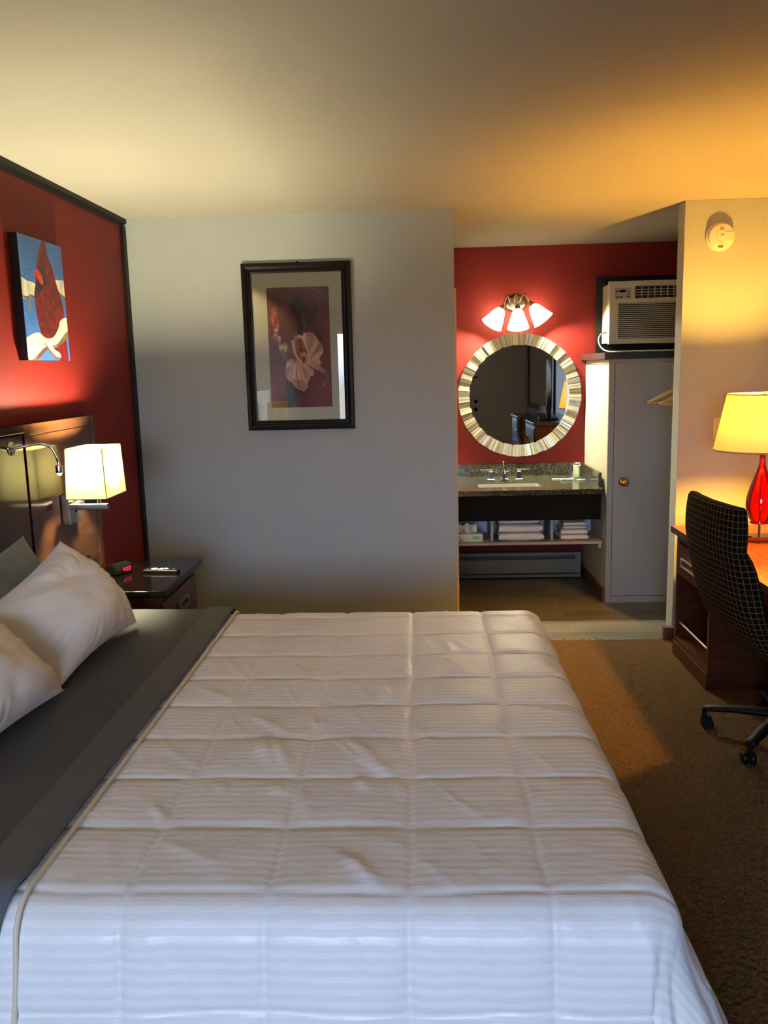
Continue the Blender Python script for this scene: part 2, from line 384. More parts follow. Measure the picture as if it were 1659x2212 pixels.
# entry door (seen in the round mirror)
dr = struct(obox('door_1', (DX0, DX1, YF-.055, YF-.01, .006, DZ-.004), M_DOOR, bev=.002))
for z, r in ((.85, .03), (.99, .028)):
    build('door_knob', lathe(B(), [(0, .055), (r*.8, .05), (r, .03), (r*.6, .012), (r*1.1, .006), (r*1.1, 0)], (1.14, YF-.008, z), (0, 1, 0), 24), M_BLKM, dr, smooth=True)
obox('security_latch', (1.10, 1.18, YF-.01, YF+.012, 1.40, 1.425), M_BLKM, dr)
build('peephole', lathe(B(), [(0, .006), (.01, .004), (.011, 0)], ((DX0+DX1)/2-.1, YF-.01, 1.5), (0, 1, 0), 16), M_CHROME, dr, smooth=True)
bm = B()
for d in ((DX0-.05, DX0, 0, DZ+.05), (DX1, XR, 0, DZ+.05), (DX0-.05, XR, DZ, DZ+.05)): box(bm, d[0], d[1], YF, YF+.015, d[2], d[3], .002)
struct(build('trim_1', bm, M_DOOR))
# black trim of the red wall: along ceiling and down the corner
bm = B(); prism(bm, [(XL, ZC), (XL+.022, ZC), (XL+.022, ZC-.022), (XL+.006, ZC-.028), (XL+.006, ZC-.042), (XL, ZC-.042)], YF, YB, 'y'); 
struct(build('trim_2', bm, M_BLACKTRIM))
struct(obox('trim_3', (XL, XL+.016, YB-.05, YB, 0, ZC-.04), M_BLACKTRIM, bev=.002))
# casing of the bathroom doorway inside the alcove
bm = B(); box(bm, XG, XG+.016, YB+.122, YB+.18, 0, 2.03, .002); box(bm, XG, XG+.016, YB+.90, YB+.955, 0, 2.03, .002); box(bm, XG, XG+.016, YB+.122, YB+.955, 1.975, 2.03, .002)
struct(build('trim_4', bm, M_TANWOOD))
# baseboards
struct(obox('baseboard_back', (1.385, XR, YB-.045, YB, 0, .08), M_BB, bev=.006))
struct(obox('baseboard_back', (XL+.02, XG, YB-.014, YB, 0, .09), M_BB, bev=.003))
struct(obox('baseboard_alcove', (1.205, 1.22, 5.58, YS, 0, .085), M_BB, bev=.003))

# ------------------------------------------------------------------ bed
BX0, BX1, BY0, BY1, BZ = -1.54, .47, 1.42, 3.33, .60
bed = empty('bed', ((BX0+BX1)/2, (BY0+BY1)/2, 0), 'king bed with mattress under white quilt and charcoal blanket', 'bed')
obox('mattress', (BX0, BX1, BY0+.03, BY1-.03, .34, BZ-.02), M_PILLOW, bed, bev=.03, seg=4)
obox('box_spring', (BX0, BX1-.02, BY0+.04, BY1-.04, .13, .335), M_GRAYBL, bed, bev=.02)
for x in (BX0+.1, BX1-.15):
    for y in (BY0+.15, BY1-.15):
        build('leg', lathe(B(), [(0, 0), (.025, 0), (.03, .13), (0, .13)], (x, y, 0)), M_BLACK, bed)

R = .075
def drape(a, b, xl, ex0, ex1, ey0, ey1, z, slope_x, slope_y, fold=0.):
    """flat cloth coords -> draped position. ex/ey = outer edge lines of the top."""
    cx = np.minimum(a, ex1-R); cy = np.clip(b, ey0+R, ey1-R)
    dx = a-cx; dy = b-cy; d = np.sqrt(dx*dx+dy*dy); dd = np.maximum(d, 1e-9); ux = dx/dd; uy = dy/dd
    arc = R*PI/2; th = np.minimum(d/R, PI/2)
    out = R*np.sin(th); down = R*(1-np.cos(th)); ex = np.maximum(d-arc, 0)
    sl = slope_x*ux*ux+slope_y*uy*uy
    k = 1/np.sqrt(1+sl*sl)
    grow = np.clip(ex/.12, 0, 1)
    out = out+ex*sl*k*np.clip(ex/.25+.4, 0, 1); down = down+ex*k
    ang = np.arctan2(uy, ux)
    corner = np.clip(4*np.abs(ux*uy), 0, 1)
    out = out+fold*grow*np.clip(ex*3, 0, 1)*(corner*np.sin(ang*9+1.1)+.30*np.sin((a*ux*ux*0+b*np.abs(ux)+a*np.abs(uy))*21+1.3*np.sin(b*5+a*4)))
    X = cx+ux*out; Y = cy+uy*out; Z = z-down
    return np.stack([X, Y, Z], 2)
def displace(P, h):
    du = np.gradient(P, axis=0); dv = np.gradient(P, axis=1); n = np.cross(du, dv); n /= np.linalg.norm(n, axis=2, keepdims=True)+1e-9
    return P+n*h[..., None]
EX1, EY0, EY1 = .475, 1.40, 3.38
a = np.arange(-.98, EX1-R+.62, .0062); b = np.arange(EY0+R-.60, EY1-R+.45, .0062)
A, Bb = np.meshgrid(a, b, indexing='ij')
P = drape(A, Bb, 0, None, EX1, EY0, EY1, .612, .42, .16, .014)
corner_k = 1-.85*np.clip((EY0+R-Bb)/.04, 0, 1)*np.clip((A-(EX1-R)+.0)/.03, 0, 1)
seam_a = lambda t: (t+.573)/.2665
seam_b = lambda t: (t-1.462)/.2245
wob = .012*vnoise(A*5, Bb*5, 9)
su = seam_a(A+wob); sv = seam_b(Bb+.010*vnoise(A*6, Bb*4, 12))
fu = np.abs(su-np.round(su)); fv = np.abs(sv-np.round(sv))
puff = (.55*(1-np.exp(-fu/.028))+.45*(1-np.exp(-fu/.11)))*(.55*(1-np.exp(-fv/.03))+.45*(1-np.exp(-fv/.12)))
big = vnoise(A*3, Bb*3, 21)
wr = np.abs(vnoise(A*13+Bb*4.5, Bb*4-A*1.5, 31))
wr2 = vnoise(A*28+Bb*6, Bb*15, 33)
wr3 = vnoise(A*16, Bb*48, 35)
loc = np.exp(-(((A+.36)/.22)**2+((Bb-2.1)/.20)**2))+.8*np.exp(-(((A+.12)/.22)**2+((Bb-2.02)/.16)**2))
fold2 = np.exp(-(np.abs(vnoise(A*9+Bb*5, Bb*2.2-A*2, 41))/.07)**1.3)
h = .0085*puff + .003*big - .003*wr*puff + .0014*wr2*puff + .0010*wr3*puff + .003*fold2*puff
Aw = A+.012*vnoise(A*20, Bb*20, 71); Bw = Bb+.012*vnoise(A*18, Bb*22, 72)
for (ax_, ay_, bx_, by_, w_) in [(-0.399, 2.115, -0.336, 1.932, 1.2), (-0.445, 2.142, -0.396, 1.985, 0.9), (-0.213, 2.13, -0.083, 1.915, 0.9), (-0.172, 1.923, -0.129, 1.833, 0.6), (-0.151, 2.526, -0.103, 2.404, 0.6), (-0.207, 3.03, -0.172, 2.899, 0.6), (-0.365, 1.883, -0.34, 1.815, 0.6), (-0.643, 1.81, -0.561, 1.682, 0.5), (-0.179, 1.59, -0.099, 1.476, 0.8), (-0.504, 2.283, -0.381, 2.168, 0.5), (-0.324, 2.26, -0.27, 2.202, 0.4), (-0.071, 2.295, 0.028, 2.059, 0.3), (-0.502, 1.898, -0.474, 1.809, 0.4), (-0.32, 1.91, -0.257, 1.728, 0.4), (-0.083, 1.908, -0.054, 1.813, 0.5), (0.048, 3.082, 0.128, 2.605, 0.3), (-0.294, 2.279, -0.254, 2.36, 0.4), (-0.707, 2.504, -0.575, 2.388, 0.4), (-0.475, 2.967, -0.358, 3.029, 0.35), (-0.422, 2.098, -0.377, 2.301, 0.4)]:
    ab = np.array((bx_-ax_, by_-ay_)); t_ = ((Aw-ax_)*ab[0]+(Bw-ay_)*ab[1])/(ab@ab); tc_ = np.clip(t_, 0, 1)
    dd_ = np.hypot(Aw-ax_-tc_*ab[0], Bw-ay_-tc_*ab[1]); h += .0105*w_*np.exp(-(dd_/.017)**2)*np.clip(1.2-np.abs(tc_-.5)*2, 0, 1)
down_side = np.clip((EY0+R-Bb-.06)/.2, 0, 1)
h += down_side*.008*puff
h += down_side*.012*vnoise(A*9, Bb*1.5, 51)*1.2
h += down_side*np.clip((A+.1)/.3, 0, 1)*(.010*vnoise(A*15+Bb*6, Bb*1.5+3, 77)+.006*np.exp(-(np.abs(vnoise(A*8+Bb*5+4, Bb*1.8, 79))/.06)**1.3))
h += down_side*.004*vnoise(A*30+Bb*9, Bb*6, 81)
h *= corner_k
P = displace(P, h)
if np.gradient(P, axis=0)[5, len(b)//2, 0] < 0: pass
UV = np.stack([A, Bb], 2)
comf = gridmesh('comforter', P, M_COMF, None, uv=UV, double=.005)
tag(comf, 'white quilted comforter with fine satin stripes draped over the bed', 'comforter')
# piping: comforter edge by the blanket
pa = lambda bb: -.762 - .015*np.clip((EY0+R-bb)/.35, 0, 1)
bb = np.arange(EY0+R-.58, EY1-R+.2, .02)
pp = drape(pa(bb)[:, None], bb[:, None], 0, None, EX1, EY0-.012, EY1, .630, .42, .16, 0)[:, 0]
build('piping', tube(B(), [tuple(v+np.array([0, 0, 0])) for v in pp], .0055, 8), mat('piping_cream', (222, 206, 178), .7), comf, smooth=True)
# charcoal blanket
a = np.linspace(0, 1, 60); b = np.arange(EY0+R-.62, EY1-R+.4, .012)
S, Bb = np.meshgrid(a, b, indexing='ij')
edge = -.778 - .055*np.clip((EY0+R-Bb)/.3, 0, 1) + .006*vnoise(Bb*4, Bb*0, 3)
A = -1.50+(edge+1.50)*S
P = drape(A, Bb, 0, None, EX1, EY0-.012, EY1+.012, .640, .4, .17, .0)
band = np.clip((A-(edge-.100))/.006, 0, 1)
h = .004*band+.005*vnoise(A*6, Bb*4, 61)-.010*np.clip((S-.985)/.015, 0, 1)-.0015*np.exp(-((A-(edge-.1))/.003)**2)
P = displace(P, h)
bl = gridmesh('blanket', P, M_GRAYBL, None, uv=np.stack([A, Bb], 2), double=.010)
tag(bl, 'charcoal grey blanket with folded hem band across the head of the bed', 'blanket')

S2, B2 = np.meshgrid(np.linspace(0, 1, 24), b, indexing='ij')
ed2 = -.778 - .055*np.clip((EY0+R-B2)/.3, 0, 1) + .006*vnoise(B2*4, B2*0, 3)
A2 = ed2-.102+.1035*S2
P2 = drape(A2, B2, 0, None, EX1, EY0-.012, EY1+.012, .640, .4, .17, .0)
h2 = .0068*np.ones_like(A2)+.005*vnoise(A2*6, B2*4, 61)-.009*np.clip((S2-.95)/.05, 0, 1)-.004*np.clip((.05-S2)/.05, 0, 1)
P2 = displace(P2, h2)
hbn = gridmesh('hem_band', P2, mat('hem_grey', (95, 97, 98), .9, bump=(900, .35, .0008), spec=.15), bl, double=.002); hbn['label'] = 'slightly lighter grey turned hem'
# pillows
def pillow(name, corners, thick, m, label, seed, group=None, sag=.0, nrm=None, wr=1.):
    """corners: bottom-near, bottom-far, top-far, top-near"""
    bn, bf, tf, tn = [np.array(c, float) for c in corners]
    n = 70; u = np.linspace(-1, 1, n); U, V = np.meshgrid(u, u, indexing='ij')   # U along near->far, V bottom->top
    # ears: pull the edges inwards between the corners
    uu = U*(1-.10*(1-V*V)*np.abs(U)); vv = V*(1-.12*(1-U*U)*np.abs(V))
    s = (uu+1)/2; t_ = (vv+1)/2
    P0 = ((bn*(1-s[..., None])+bf*s[..., None])*(1-t_[..., None])+(tn*(1-s[..., None])+tf*s[..., None])*t_[..., None])
    nn = np.cross(bf-bn, (tn+tf-bn-bf)/2); nn = nn/np.linalg.norm(nn)
    if nn[0] < 0: nn = -nn
    prof = (np.clip(1-np.abs(U)**2.6, 0, 1)**.62)*(np.clip(1-np.abs(V)**2.6, 0, 1)**.62)
    d = np.maximum(np.abs(U), np.abs(V))
    rad = np.arctan2(V, U)
    crease = (vnoise(rad*14+seed, d*1.4, seed)*.07+vnoise(U*7+V*2+9, V*3-U+seed, seed+8)*.05)*np.clip((d-.35)*2, 0, 1)*np.clip((1.0-d)*6, 0, 1)
    soft = .10*vnoise(U*2+seed, V*2, seed+3)+.05*vnoise(U*5+V*3+seed, V*4-U*2, seed+5)
    dent = -.16*np.exp(-(((U+.15)*1.1+(V-.62)*1.4)**2*9+((U+.15)-(V-.62))**2*.6))
    front = P0+nn*(thick*(prof*(1+soft*wr+dent*wr*.8)+crease*wr))[..., None]*.62
    back = P0-nn*(thick*prof*(1+soft))[..., None]*.38
    front[..., 2] -= sag*(prof)
    k = n*n
    V3 = np.concatenate([front.reshape(-1, 3), back.reshape(-1, 3)])
    i, j = np.meshgrid(np.arange(n-1), np.arange(n-1), indexing='ij'); q = (i*n+j).ravel()
    F = np.stack([q, q+n, q+n+1, q+1], 1); F2 = F[:, ::-1]+k
    me = bpy.data.meshes.new(name); me.from_pydata(V3.tolist(), [], np.concatenate([F, F2]).tolist())
    bmm = bmesh.new(); bmm.from_mesh(me); bmesh.ops.remove_doubles(bmm, verts=bmm.verts, dist=1e-4); bmesh.ops.recalc_face_normals(bmm, faces=bmm.faces); bmm.to_mesh(me); bmm.free()
    o = link(name, me, m, None, smooth=True); tag(o, label, 'pillow', group); return o
pillow('pillow', [(-1.11, 2.40, .655), (-1.10, 3.10, .655), (-1.305, 2.95, 1.01), (-1.36, 2.28, .875)], .25, M_PILLOW, 'white pillow leaning beside the nightstand, its corner pointing up', 3, 'white pillows')
pillow('pillow', [(-1.13, 1.62, .655), (-1.09, 2.40, .655), (-1.29, 2.30, .93), (-1.30, 1.60, .95)], .26, M_PILLOW, 'nearest white pillow, cut off by the left edge of the photo', 8, 'white pillows')
pillow('pillow', [(-1.38, 2.30, .66), (-1.36, 3.12, .66), (-1.44, 2.95, 1.03), (-1.47, 2.25, .98)], .16, M_GRAYPL, 'grey pillow standing behind the white pillows against the headboard', 14)

# ------------------------------------------------------------------ headboard
hb = empty('headboard', (XL+.03, 2.37, 0), 'dark glossy wooden panel headboard fixed to the red wall', 'headboard')
HX = XL+.06
build('center_panel', box(B(), XL+.012, HX, 1.475, 3.265, .25, 1.372, .003), M_HEADB, hb, auto=True)
for s in (0, 1):
    y0, y1 = (3.285, 4.01) if s == 0 else (.73, 1.455)
    fr = B()
    for d in ((y0, y0+.045, .1, 1.41), (y1-.045, y1, .1, 1.41), (y0+.046, y1-.046, 1.365, 1.41), (y0+.046, y1-.046, .1, .16)):
        box(fr, XL+.001, HX, d[0], d[1], d[2], d[3], .002)
    f = build('side_frame', fr, M_HEADB, hb, auto=True)
    obox('side_panel', (XL+.001, HX-.003, y0+.048, y1-.048, .162, 1.362), M_HEADB, hb, bev=.001)
obox('top_rail', (XL+.001, HX, 1.457, 3.283, 1.378, 1.41), M_HEADB, hb, bev=.002)
obox('backing', (XL+.0005, XL+.01, .75, 3.99, .12, 1.40), M_HEADD, hb, bev=0)

# wall sconce
scn = empty('wall_sconce', (HX, 3.63, 1.0), 'lit wall sconce with square cream shade on the headboard beside the nightstand', 'wall lamp')
pl_ = obox('back_plate', (HX, HX+.034, 3.565, 3.70, .958, 1.087), M_STEEL, scn, bev=.003); pl_['label'] = 'brushed steel square back plate'
ro = B(); box(ro, HX+.034, HX+.0365, 3.625, 3.645, 1.0, 1.018, .001); build('switch', ro, M_BLACK, pl_)
ab = B(); tube(ab, [(HX+.034, 3.63, 1.045), (HX+.06, 3.63, 1.045)], .012, 16)
box(ab, HX+.045, -1.350, 3.535, 3.565, 1.026, 1.050, .003, M=None)
box(ab, HX+.045, HX+.075, 3.55, 3.64, 1.028, 1.052, .003)
build('arm', ab, M_STEEL, scn, auto=True)
sh = B()
sx0, sx1, sy0, sy1, sz0, sz1 = -1.505, -1.330, 3.49, 3.735, 1.078, 1.290
tp = .008
for (p, q) in (((0, 0), (1, 0)), ((1, 0), (1, 1)), ((1, 1), (0, 1)), ((0, 1), (0, 0))):
    def pt(c, z, ins): 
        return ((sx0+ins, sx1-ins)[c[0]], (sy0+ins, sy1-ins)[c[1]], z)
    quad(sh, [pt(p, sz0, 0), pt(q, sz0, 0), pt(q, sz1, tp), pt(p, sz1, tp)])
shd = build('lamp_shade', sh, M_SHADE, scn)
ed = B()
cor = [(sx0, sy0), (sx1, sy0), (sx1, sy1), (sx0, sy1)]; cin = [(sx0+tp, sy0+tp), (sx1-tp, sy0+tp), (sx1-tp, sy1-tp), (sx0+tp, sy1-tp)]
tube(ed, [(x, y, sz0) for x, y in cor], .002, 6, closed=True); tube(ed, [(x, y, sz1) for x, y in cin], .002, 6, closed=True)
for (x, y), (x2, y2) in zip(cor, cin): tube(ed, [(x, y, sz0), (x2, y2, sz1)], .0018, 6)
build('shade_piping', ed, mat('shade_piping', (150, 136, 96), .7), shd)
SC = ((sx0+sx1)/2, (sy0+sy1)/2, 1.205)
po = B()
for dx in (-.006, .006): tube(po, [(SC[0]+.03+dx, 3.552, 1.05), (SC[0]+.03+dx, 3.552, 1.085)], .003, 10)
tube(po, [(SC[0]+.03, 3.552, 1.085), (SC[0], SC[1], 1.095)], .004, 8)
tube(po, [(SC[0], SC[1], 1.09), (SC[0], SC[1], 1.168)], .014, 16)
build('socket', po, M_STEEL, scn)
build('bulb', lathe(B(), [(0, .045), (.018, .04), (.026, .02), (.026, .005), (.016, -.02), (.012, -.035)], SC, seg=20), M_BULB, scn, smooth=True)

# unseen dimmer copy across the bed, added to warm the light on it
def twin(o, off, par=None):
    c = o.copy(); COL.objects.link(c)
    if par is None: c.location = o.location+off
    else: c.parent = par; c.matrix_parent_inverse = o.matrix_parent_inverse
    for ch_ in list(o.children): twin(ch_, off, c)
    return c
tw_ = twin(scn, Vector((0, -2.48, 0))); 
M_FILL_BULB = emis('added_fill_bulb', (255, 236, 190), 600)
for c_ in tw_.children:
    if c_.name.startswith('bulb'): c_.data = c_.data.copy(); c_.data.materials[0] = M_FILL_BULB
tw_['label'] = 'unseen dimmer square-shaded sconce, added at the other headboard end to warm the bed'
# reading lamp on gooseneck
rl = empty('reading_lamp', (HX, 3.165, 1.33), 'lit chrome gooseneck reading lamp on the headboard left of the square sconce', 'wall lamp')
rb = B(); lathe(rb, [(0, .016), (.006, .016), (.008, .006), (.026, .005), (.027, 0)], (HX, 3.165, 1.327), (1, 0, 0), 32)
build('wall_mount', rb, M_CHROME, rl, smooth=True)
path = smoothpath([(HX+.012, 3.165, 1.327), (HX+.05, 3.17, 1.334), (-1.455, 3.18, 1.342), (-1.415, 3.185, 1.328), (-1.398, 3.188, 1.295), (-1.392, 3.19, 1.268)], 8)
build('gooseneck', tube(B(), path, .0055, 10), M_CHROME, rl, smooth=True)
hd = B(); lathe(hd, [(0, 0), (.006, 0), (.0065, -.012), (.012, -.014), (.0135, -.016), (.0135, -.042), (.011, -.042), (.011, -.02), (0, -.018)], (-1.391, 3.19, 1.27), (0, 0, 1), 24)
build('lamp_head', hd, M_CHROME, rl, auto=True)
build('bulb', lathe(B(), [(0, -.053), (.006, -.051), (.0095, -.044), (.0085, -.03), (0, -.022)], (-1.391, 3.19, 1.27), (0, 0, 1), 16), M_LED, rl, smooth=True)

# ------------------------------------------------------------------ nightstand
ns = empty('nightstand', (-1.34, 3.83, 0), 'dark mahogany nightstand with glossy black top between bed and grey wall', 'nightstand')
obox('body', (-1.55, -1.155, 3.54, 4.13, .06, .634), M_NIGHT, ns, bev=.003)
obox('plinth', (-1.53, -1.17, 3.56, 4.11, 0, .06), M_HEADD, ns, bev=0)
obox('top', (-1.555, -1.118, 3.512, 4.158, .635, .668), M_NTOP, ns, bev=.007, seg=3)
for z0, z1 in ((.36, .60), (.10, .34)):
    dw = obox('drawer', (-1.155, -1.143, 3.56, 4.11, z0, z1), M_NIGHT, ns, bev=.003)
    hz = z1-.075; hbm = B()
    for d in ((3.76, 3.91, hz+.018, hz+.026), (3.76, 3.91, hz-.026, hz-.018), (3.76, 3.772, hz-.018, hz+.018), (3.898, 3.91, hz-.018, hz+.018)):
        box(hbm, -1.143, -1.125, d[0], d[1], d[2], d[3], .001)
    build('handle', hbm, M_STEEL, dw)
# clock radio
ZT = .669
Mck = Matrix.Translation((-1.432, 3.85, ZT)) @ Matrix.Rotation(math.radians(58), 4, 'Z') @ Matrix.Scale(.8, 4)
ck = empty('alarm_clock', (-1.40, 3.85, ZT), 'small black alarm clock with red digits on the nightstand', 'clock')
t = B(); prism(t, [(-.045, 0), (.04, 0), (.045, .03), (.03, .058), (.0, .068), (-.03, .062), (-.045, .03)], -.062, .062, 'x')
# profile is in (y,z); front at -y
bmesh.ops.bevel(t, geom=t.edges[:], offset=.006, segments=2, affect='EDGES'); bmesh.ops.transform(t, matrix=Mck, verts=t.verts)
cb = build('body', t, M_BLACK, ck, auto=True)
# digits (seven segment) on the sloping front
def seg_digit(bm, ch, x, z, s, y):
    segs = {'4': 'bcfg', '0': 'abcdef', '3': 'abcdg', '1': 'bc', '5': 'acdfg'}[ch]
    w, hh, tt = s*.55, s, s*.13
    R_ = {'a': (0, w, hh-tt, hh), 'd': (0, w, 0, tt), 'g': (0, w, hh/2-tt/2, hh/2+tt/2), 'b': (w-tt, w, hh/2, hh), 'c': (w-tt, w, 0, hh/2), 'f': (0, tt, hh/2, hh), 'e': (0, tt, 0, hh/2)}
    for q in segs:
        d = R_[q]; box(bm, x+d[0], x+d[1], y-.0006, y+.0006, z+d[2], z+d[3])
t = B()
for ch, x in (('4', -.012), ('0', .012), ('3', .030)): seg_digit(t, ch, x, .018, .024, -.0475)
for z in (.024, .034): box(t, .0045, .0075, -.0481, -.0469, z, z+.003)
bmesh.ops.transform(t, matrix=Mck, verts=t.verts); build('display_digits', t, M_REDLED, ck)
cp = smoothpath([(-1.44, 3.87, ZT+.02), (-1.46, 3.86, ZT+.006), (-1.48, 3.80, ZT+.004), (-1.46, 3.72, ZT+.004), (-1.49, 3.68, ZT+.004), (-1.52, 3.72, ZT+.02), (-1.53, 3.76, .70), (HX+.035, 3.782, .735)])
build('cord', tube(B(), cp, .0025, 8), M_BLACK, ck, smooth=True)
# outlet / plug on headboard
pw = empty('wall_outlet', (HX, 3.80, .77), 'dark outlet plate with plug low on the headboard behind the nightstand', 'outlet')
obox('outlet_plate', (HX-.002, HX+.004, 3.75, 3.82, .71, .77), M_BLACK, pw, bev=.001)
obox('plug', (HX+.004, HX+.04, 3.765, 3.80, .725, .755), M_BLACK, pw, bev=.005)
# remote
rm = empty('remote_control', (-1.23, 3.86, ZT), 'black television remote with white buttons on the nightstand', 'remote')
Mr = Matrix.Translation((-1.235, 3.862, ZT)) @ Matrix.Rotation(math.radians(-6), 4, 'Z') @ Matrix.Scale(.88, 4)
t = B(); box(t, -.098, .098, -.024, .024, 0, .018, .007, 3, M=Mr); build('body', t, M_BLACK, rm, auto=True)
t = B(); lathe(t, [(0, .0202), (.016, .0202), (.017, .018)], (-.04, 0, 0), seg=24); bmesh.ops.transform(t, matrix=Mr, verts=t.verts); q = build('direction_pad', t, M_WHITEP, rm); 
for i, (x, y, w, l) in enumerate(((.0, .008, .008, .006), (0, -.010, .016, .006), (.018, .010, .006, .005), (.03, .01, .006, .005), (-.078, .008, .005, .005), (-.078, -.008, .005, .005), (.02, -.010, .009, .006), (.07, 0, .007, .006))):
    t = B(); box(t, x-w, x+w, y-l, y+l, .017, .0203, .001, M=Mr); build('button', t, M_WHITEP if i < 4 else M_STEEL, rm)

# ------------------------------------------------------------------ painter for the two artworks
class Canvas:
    def __init__(s, w, h, bg):
        s.w, s.h = w, h; s.im = np.ones((h, w, 3))*np.array(bg, float); s.Y, s.X = np.mgrid[0:h, 0:w]; s.fx = s.X/w; s.fy = s.Y/h
    def mask(s, poly):
        px = np.array([p[0] for p in poly]); py = np.array([p[1] for p in poly]); m = np.zeros((s.h, s.w), bool); n = len(poly); j = n-1
        for i in range(n):
            c = ((py[i] > s.fy) != (py[j] > s.fy)) & (s.fx < (px[j]-px[i])*(s.fy-py[i])/(py[j]-py[i]+1e-12)+px[i]); m ^= c; j = i
        return m
    def sp(s, pts, n=6):
        P = [Vector((p[0], p[1], 0)) for p in pts]; N = len(P); o = []
        for i in range(N):
            a, b, c, d = P[i-1], P[i], P[(i+1) % N], P[(i+2) % N]
            for k in range(n):
                t = k/n; v = .5*((2*b)+(c-a)*t+(2*a-5*b+4*c-d)*t*t+(3*b-a-3*c+d)*t**3); o.append((v.x, v.y))
        return o
    def fill(s, pts, col, smooth=True, col2=None, tex=0., tscale=(20, 20), alpha=1., ang=None, seed=1):
        m = s.mask(s.sp(pts) if smooth else pts)
        c = np.ones((s.h, s.w, 3))*np.array(col, float)
        if col2 is not None:
            ys = s.fy[m]; 
            if len(ys) == 0: return m
            t = np.clip((s.fy-ys.min())/(ys.max()-ys.min()+1e-9), 0, 1)[..., None]; c = c*(1-t)+np.array(col2, float)*t
        if ang is not None:   # radiating strokes from a centre
            th = np.arctan2(s.fy-ang[1], (s.fx-ang[0])*s.w/s.h); rr = np.hypot(s.fy-ang[1], (s.fx-ang[0])*s.w/s.h)
            c = c*(1+tex*2*vnoise(th*ang[2]+40, rr*6, seed))[..., None]
        elif tex: c = c*(1+tex*2*vnoise(s.fx*tscale[0], s.fy*tscale[1], seed))[..., None]
        s.im[m] = s.im[m]*(1-alpha)+c[m]*alpha
        return m
    def stroke(s, pts, w, col, alpha=1.):
        P = [np.array(p) for p in pts]; d = np.full((s.h, s.w), 9.)
        for a, b in zip(P, P[1:]):
            ab = b-a; t = np.clip(((s.fx-a[0])*ab[0]+(s.fy-a[1])*ab[1])/(ab@ab+1e-12), 0, 1)
            d = np.minimum(d, np.hypot((s.fx-a[0]-t*ab[0])*s.w/s.h, s.fy-a[1]-t*ab[1]))
        m = (np.clip(1.5-d/w, 0, 1)*alpha)[..., None]; s.im = s.im*(1-m)+np.array(col, float)*m
    def lin(s):
        v = np.clip(s.im, 0, 255)/255; return np.where(v <= .04045, v/12.92, ((v+.055)/1.055)**2.4)

# --- botanical print
F0x, F1x, F0z, F1z = -.973, -.367, 1.265, 2.182
fp = empty('framed_picture', ((F0x+F1x)/2, YB, (F0z+F1z)/2), 'black framed botanical print of a pale iris hanging on the grey wall', 'picture')
fwid = .054
fr = B()
prof = [(0, 0), (0, .020), (.006, .026), (.020, .028), (.032, .021), (.036, .024), (.040, .024), (.044, .016), (.054, .014), (.054, 0)]
ring = []
for (inset, dep) in prof:
    ring.append([fr.verts.new(v) for v in ((F0x+inset, YB-.001-dep, F0z+inset), (F1x-inset, YB-.001-dep, F0z+inset), (F1x-inset, YB-.001-dep, F1z-inset), (F0x+inset, YB-.001-dep, F1z-inset))])
for A_, C_ in zip(ring, ring[1:]):
    for k in range(4): fr.faces.new((A_[k], A_[(k+1) % 4], C_[(k+1) % 4], C_[k]))
build('frame', fr, mat('frame_lacquer', (15, 8, 6), .35, spec=.22), fp)
obox('mat_board', (F0x+.05, F1x-.05, YB-.008, YB-.004, F0z+.05, F1z-.05), mat('mat_board', (226, 212, 174), .8), fp, bev=0)
px0, px1, pz0, pz1 = F0x+.135, F1x-.125, F0z+.125, F1z-.132
W_, H_ = 176, 330
cv = Canvas(W_, H_, (122, 60, 46))
t = vnoise(cv.fx*4, cv.fy*5, 3)+.5*vnoise(cv.fx*9, cv.fy*12, 4)
cv.im = cv.im*(1+.35*t[..., None]); top = np.clip(1-cv.fy/.45, 0, 1)[..., None]
cv.im = cv.im*(1-.55*top)+np.array((96, 70, 52))*.55*top
cv.im += (np.clip(cv.fx-.5, 0, 1)*np.clip(cv.fy, 0, 1))[..., None]*np.array((18, 14, 34))
# dark shadow flower and leaf at the top
cv.fill([(.36, .10), (.50, .05), (.66, .06), (.80, .13), (.78, .26), (.68, .31), (.60, .34), (.52, .33), (.44, .35), (.36, .30), (.40, .22), (.34, .16)], (70, 52, 40), tex=.5, tscale=(12, 16), alpha=.5)
cv.fill([(.48, .3), (.56, .3), (.54, .40), (.48, .40)], (58, 50, 40), alpha=.8)
cv.stroke([(.74, .02), (.82, .03), (.88, .06), (.90, .10)], .006, (170, 110, 92), .7); cv.stroke([(.78, .05), (.84, .08), (.80, .11)], .006, (140, 84, 72), .6)
cv.stroke([(.84, .22), (.90, .26), (.95, .25)], .006, (120, 66, 58), .6)
cv.stroke([(.58, .22), (.56, .27)], .008, (130, 66, 56), .6); cv.stroke([(.42, .26), (.46, .29)], .006, (120, 74, 60), .5)
# bud spike at upper left
cv.fill([(.07, .18), (.10, .15), (.15, .16), (.15, .24), (.18, .29), (.17, .33), (.13, .33), (.07, .30), (.06, .24)], (176, 92, 66), tex=.35, tscale=(16, 34), seed=6)
cv.fill([(.11, .32), (.17, .33), (.15, .37), (.13, .41), (.09, .39)], (168, 118, 88), tex=.4, tscale=(4, 60), seed=7)
cv.fill([(.15, .40), (.20, .41), (.20, .46), (.26, .45), (.30, .48), (.27, .53), (.20, .54), (.16, .49)], (168, 138, 84), tex=.3, tscale=(14, 22), seed=8)
cv.stroke([(.06, .40), (.12, .42), (.12, .44)], .006, (150, 120, 86), .8)
cv.stroke([(.22, .52), (.27, .60)], .018, (110, 108, 76)); cv.stroke([(.27, .60), (.30, .68)], .015, (84, 84, 66))
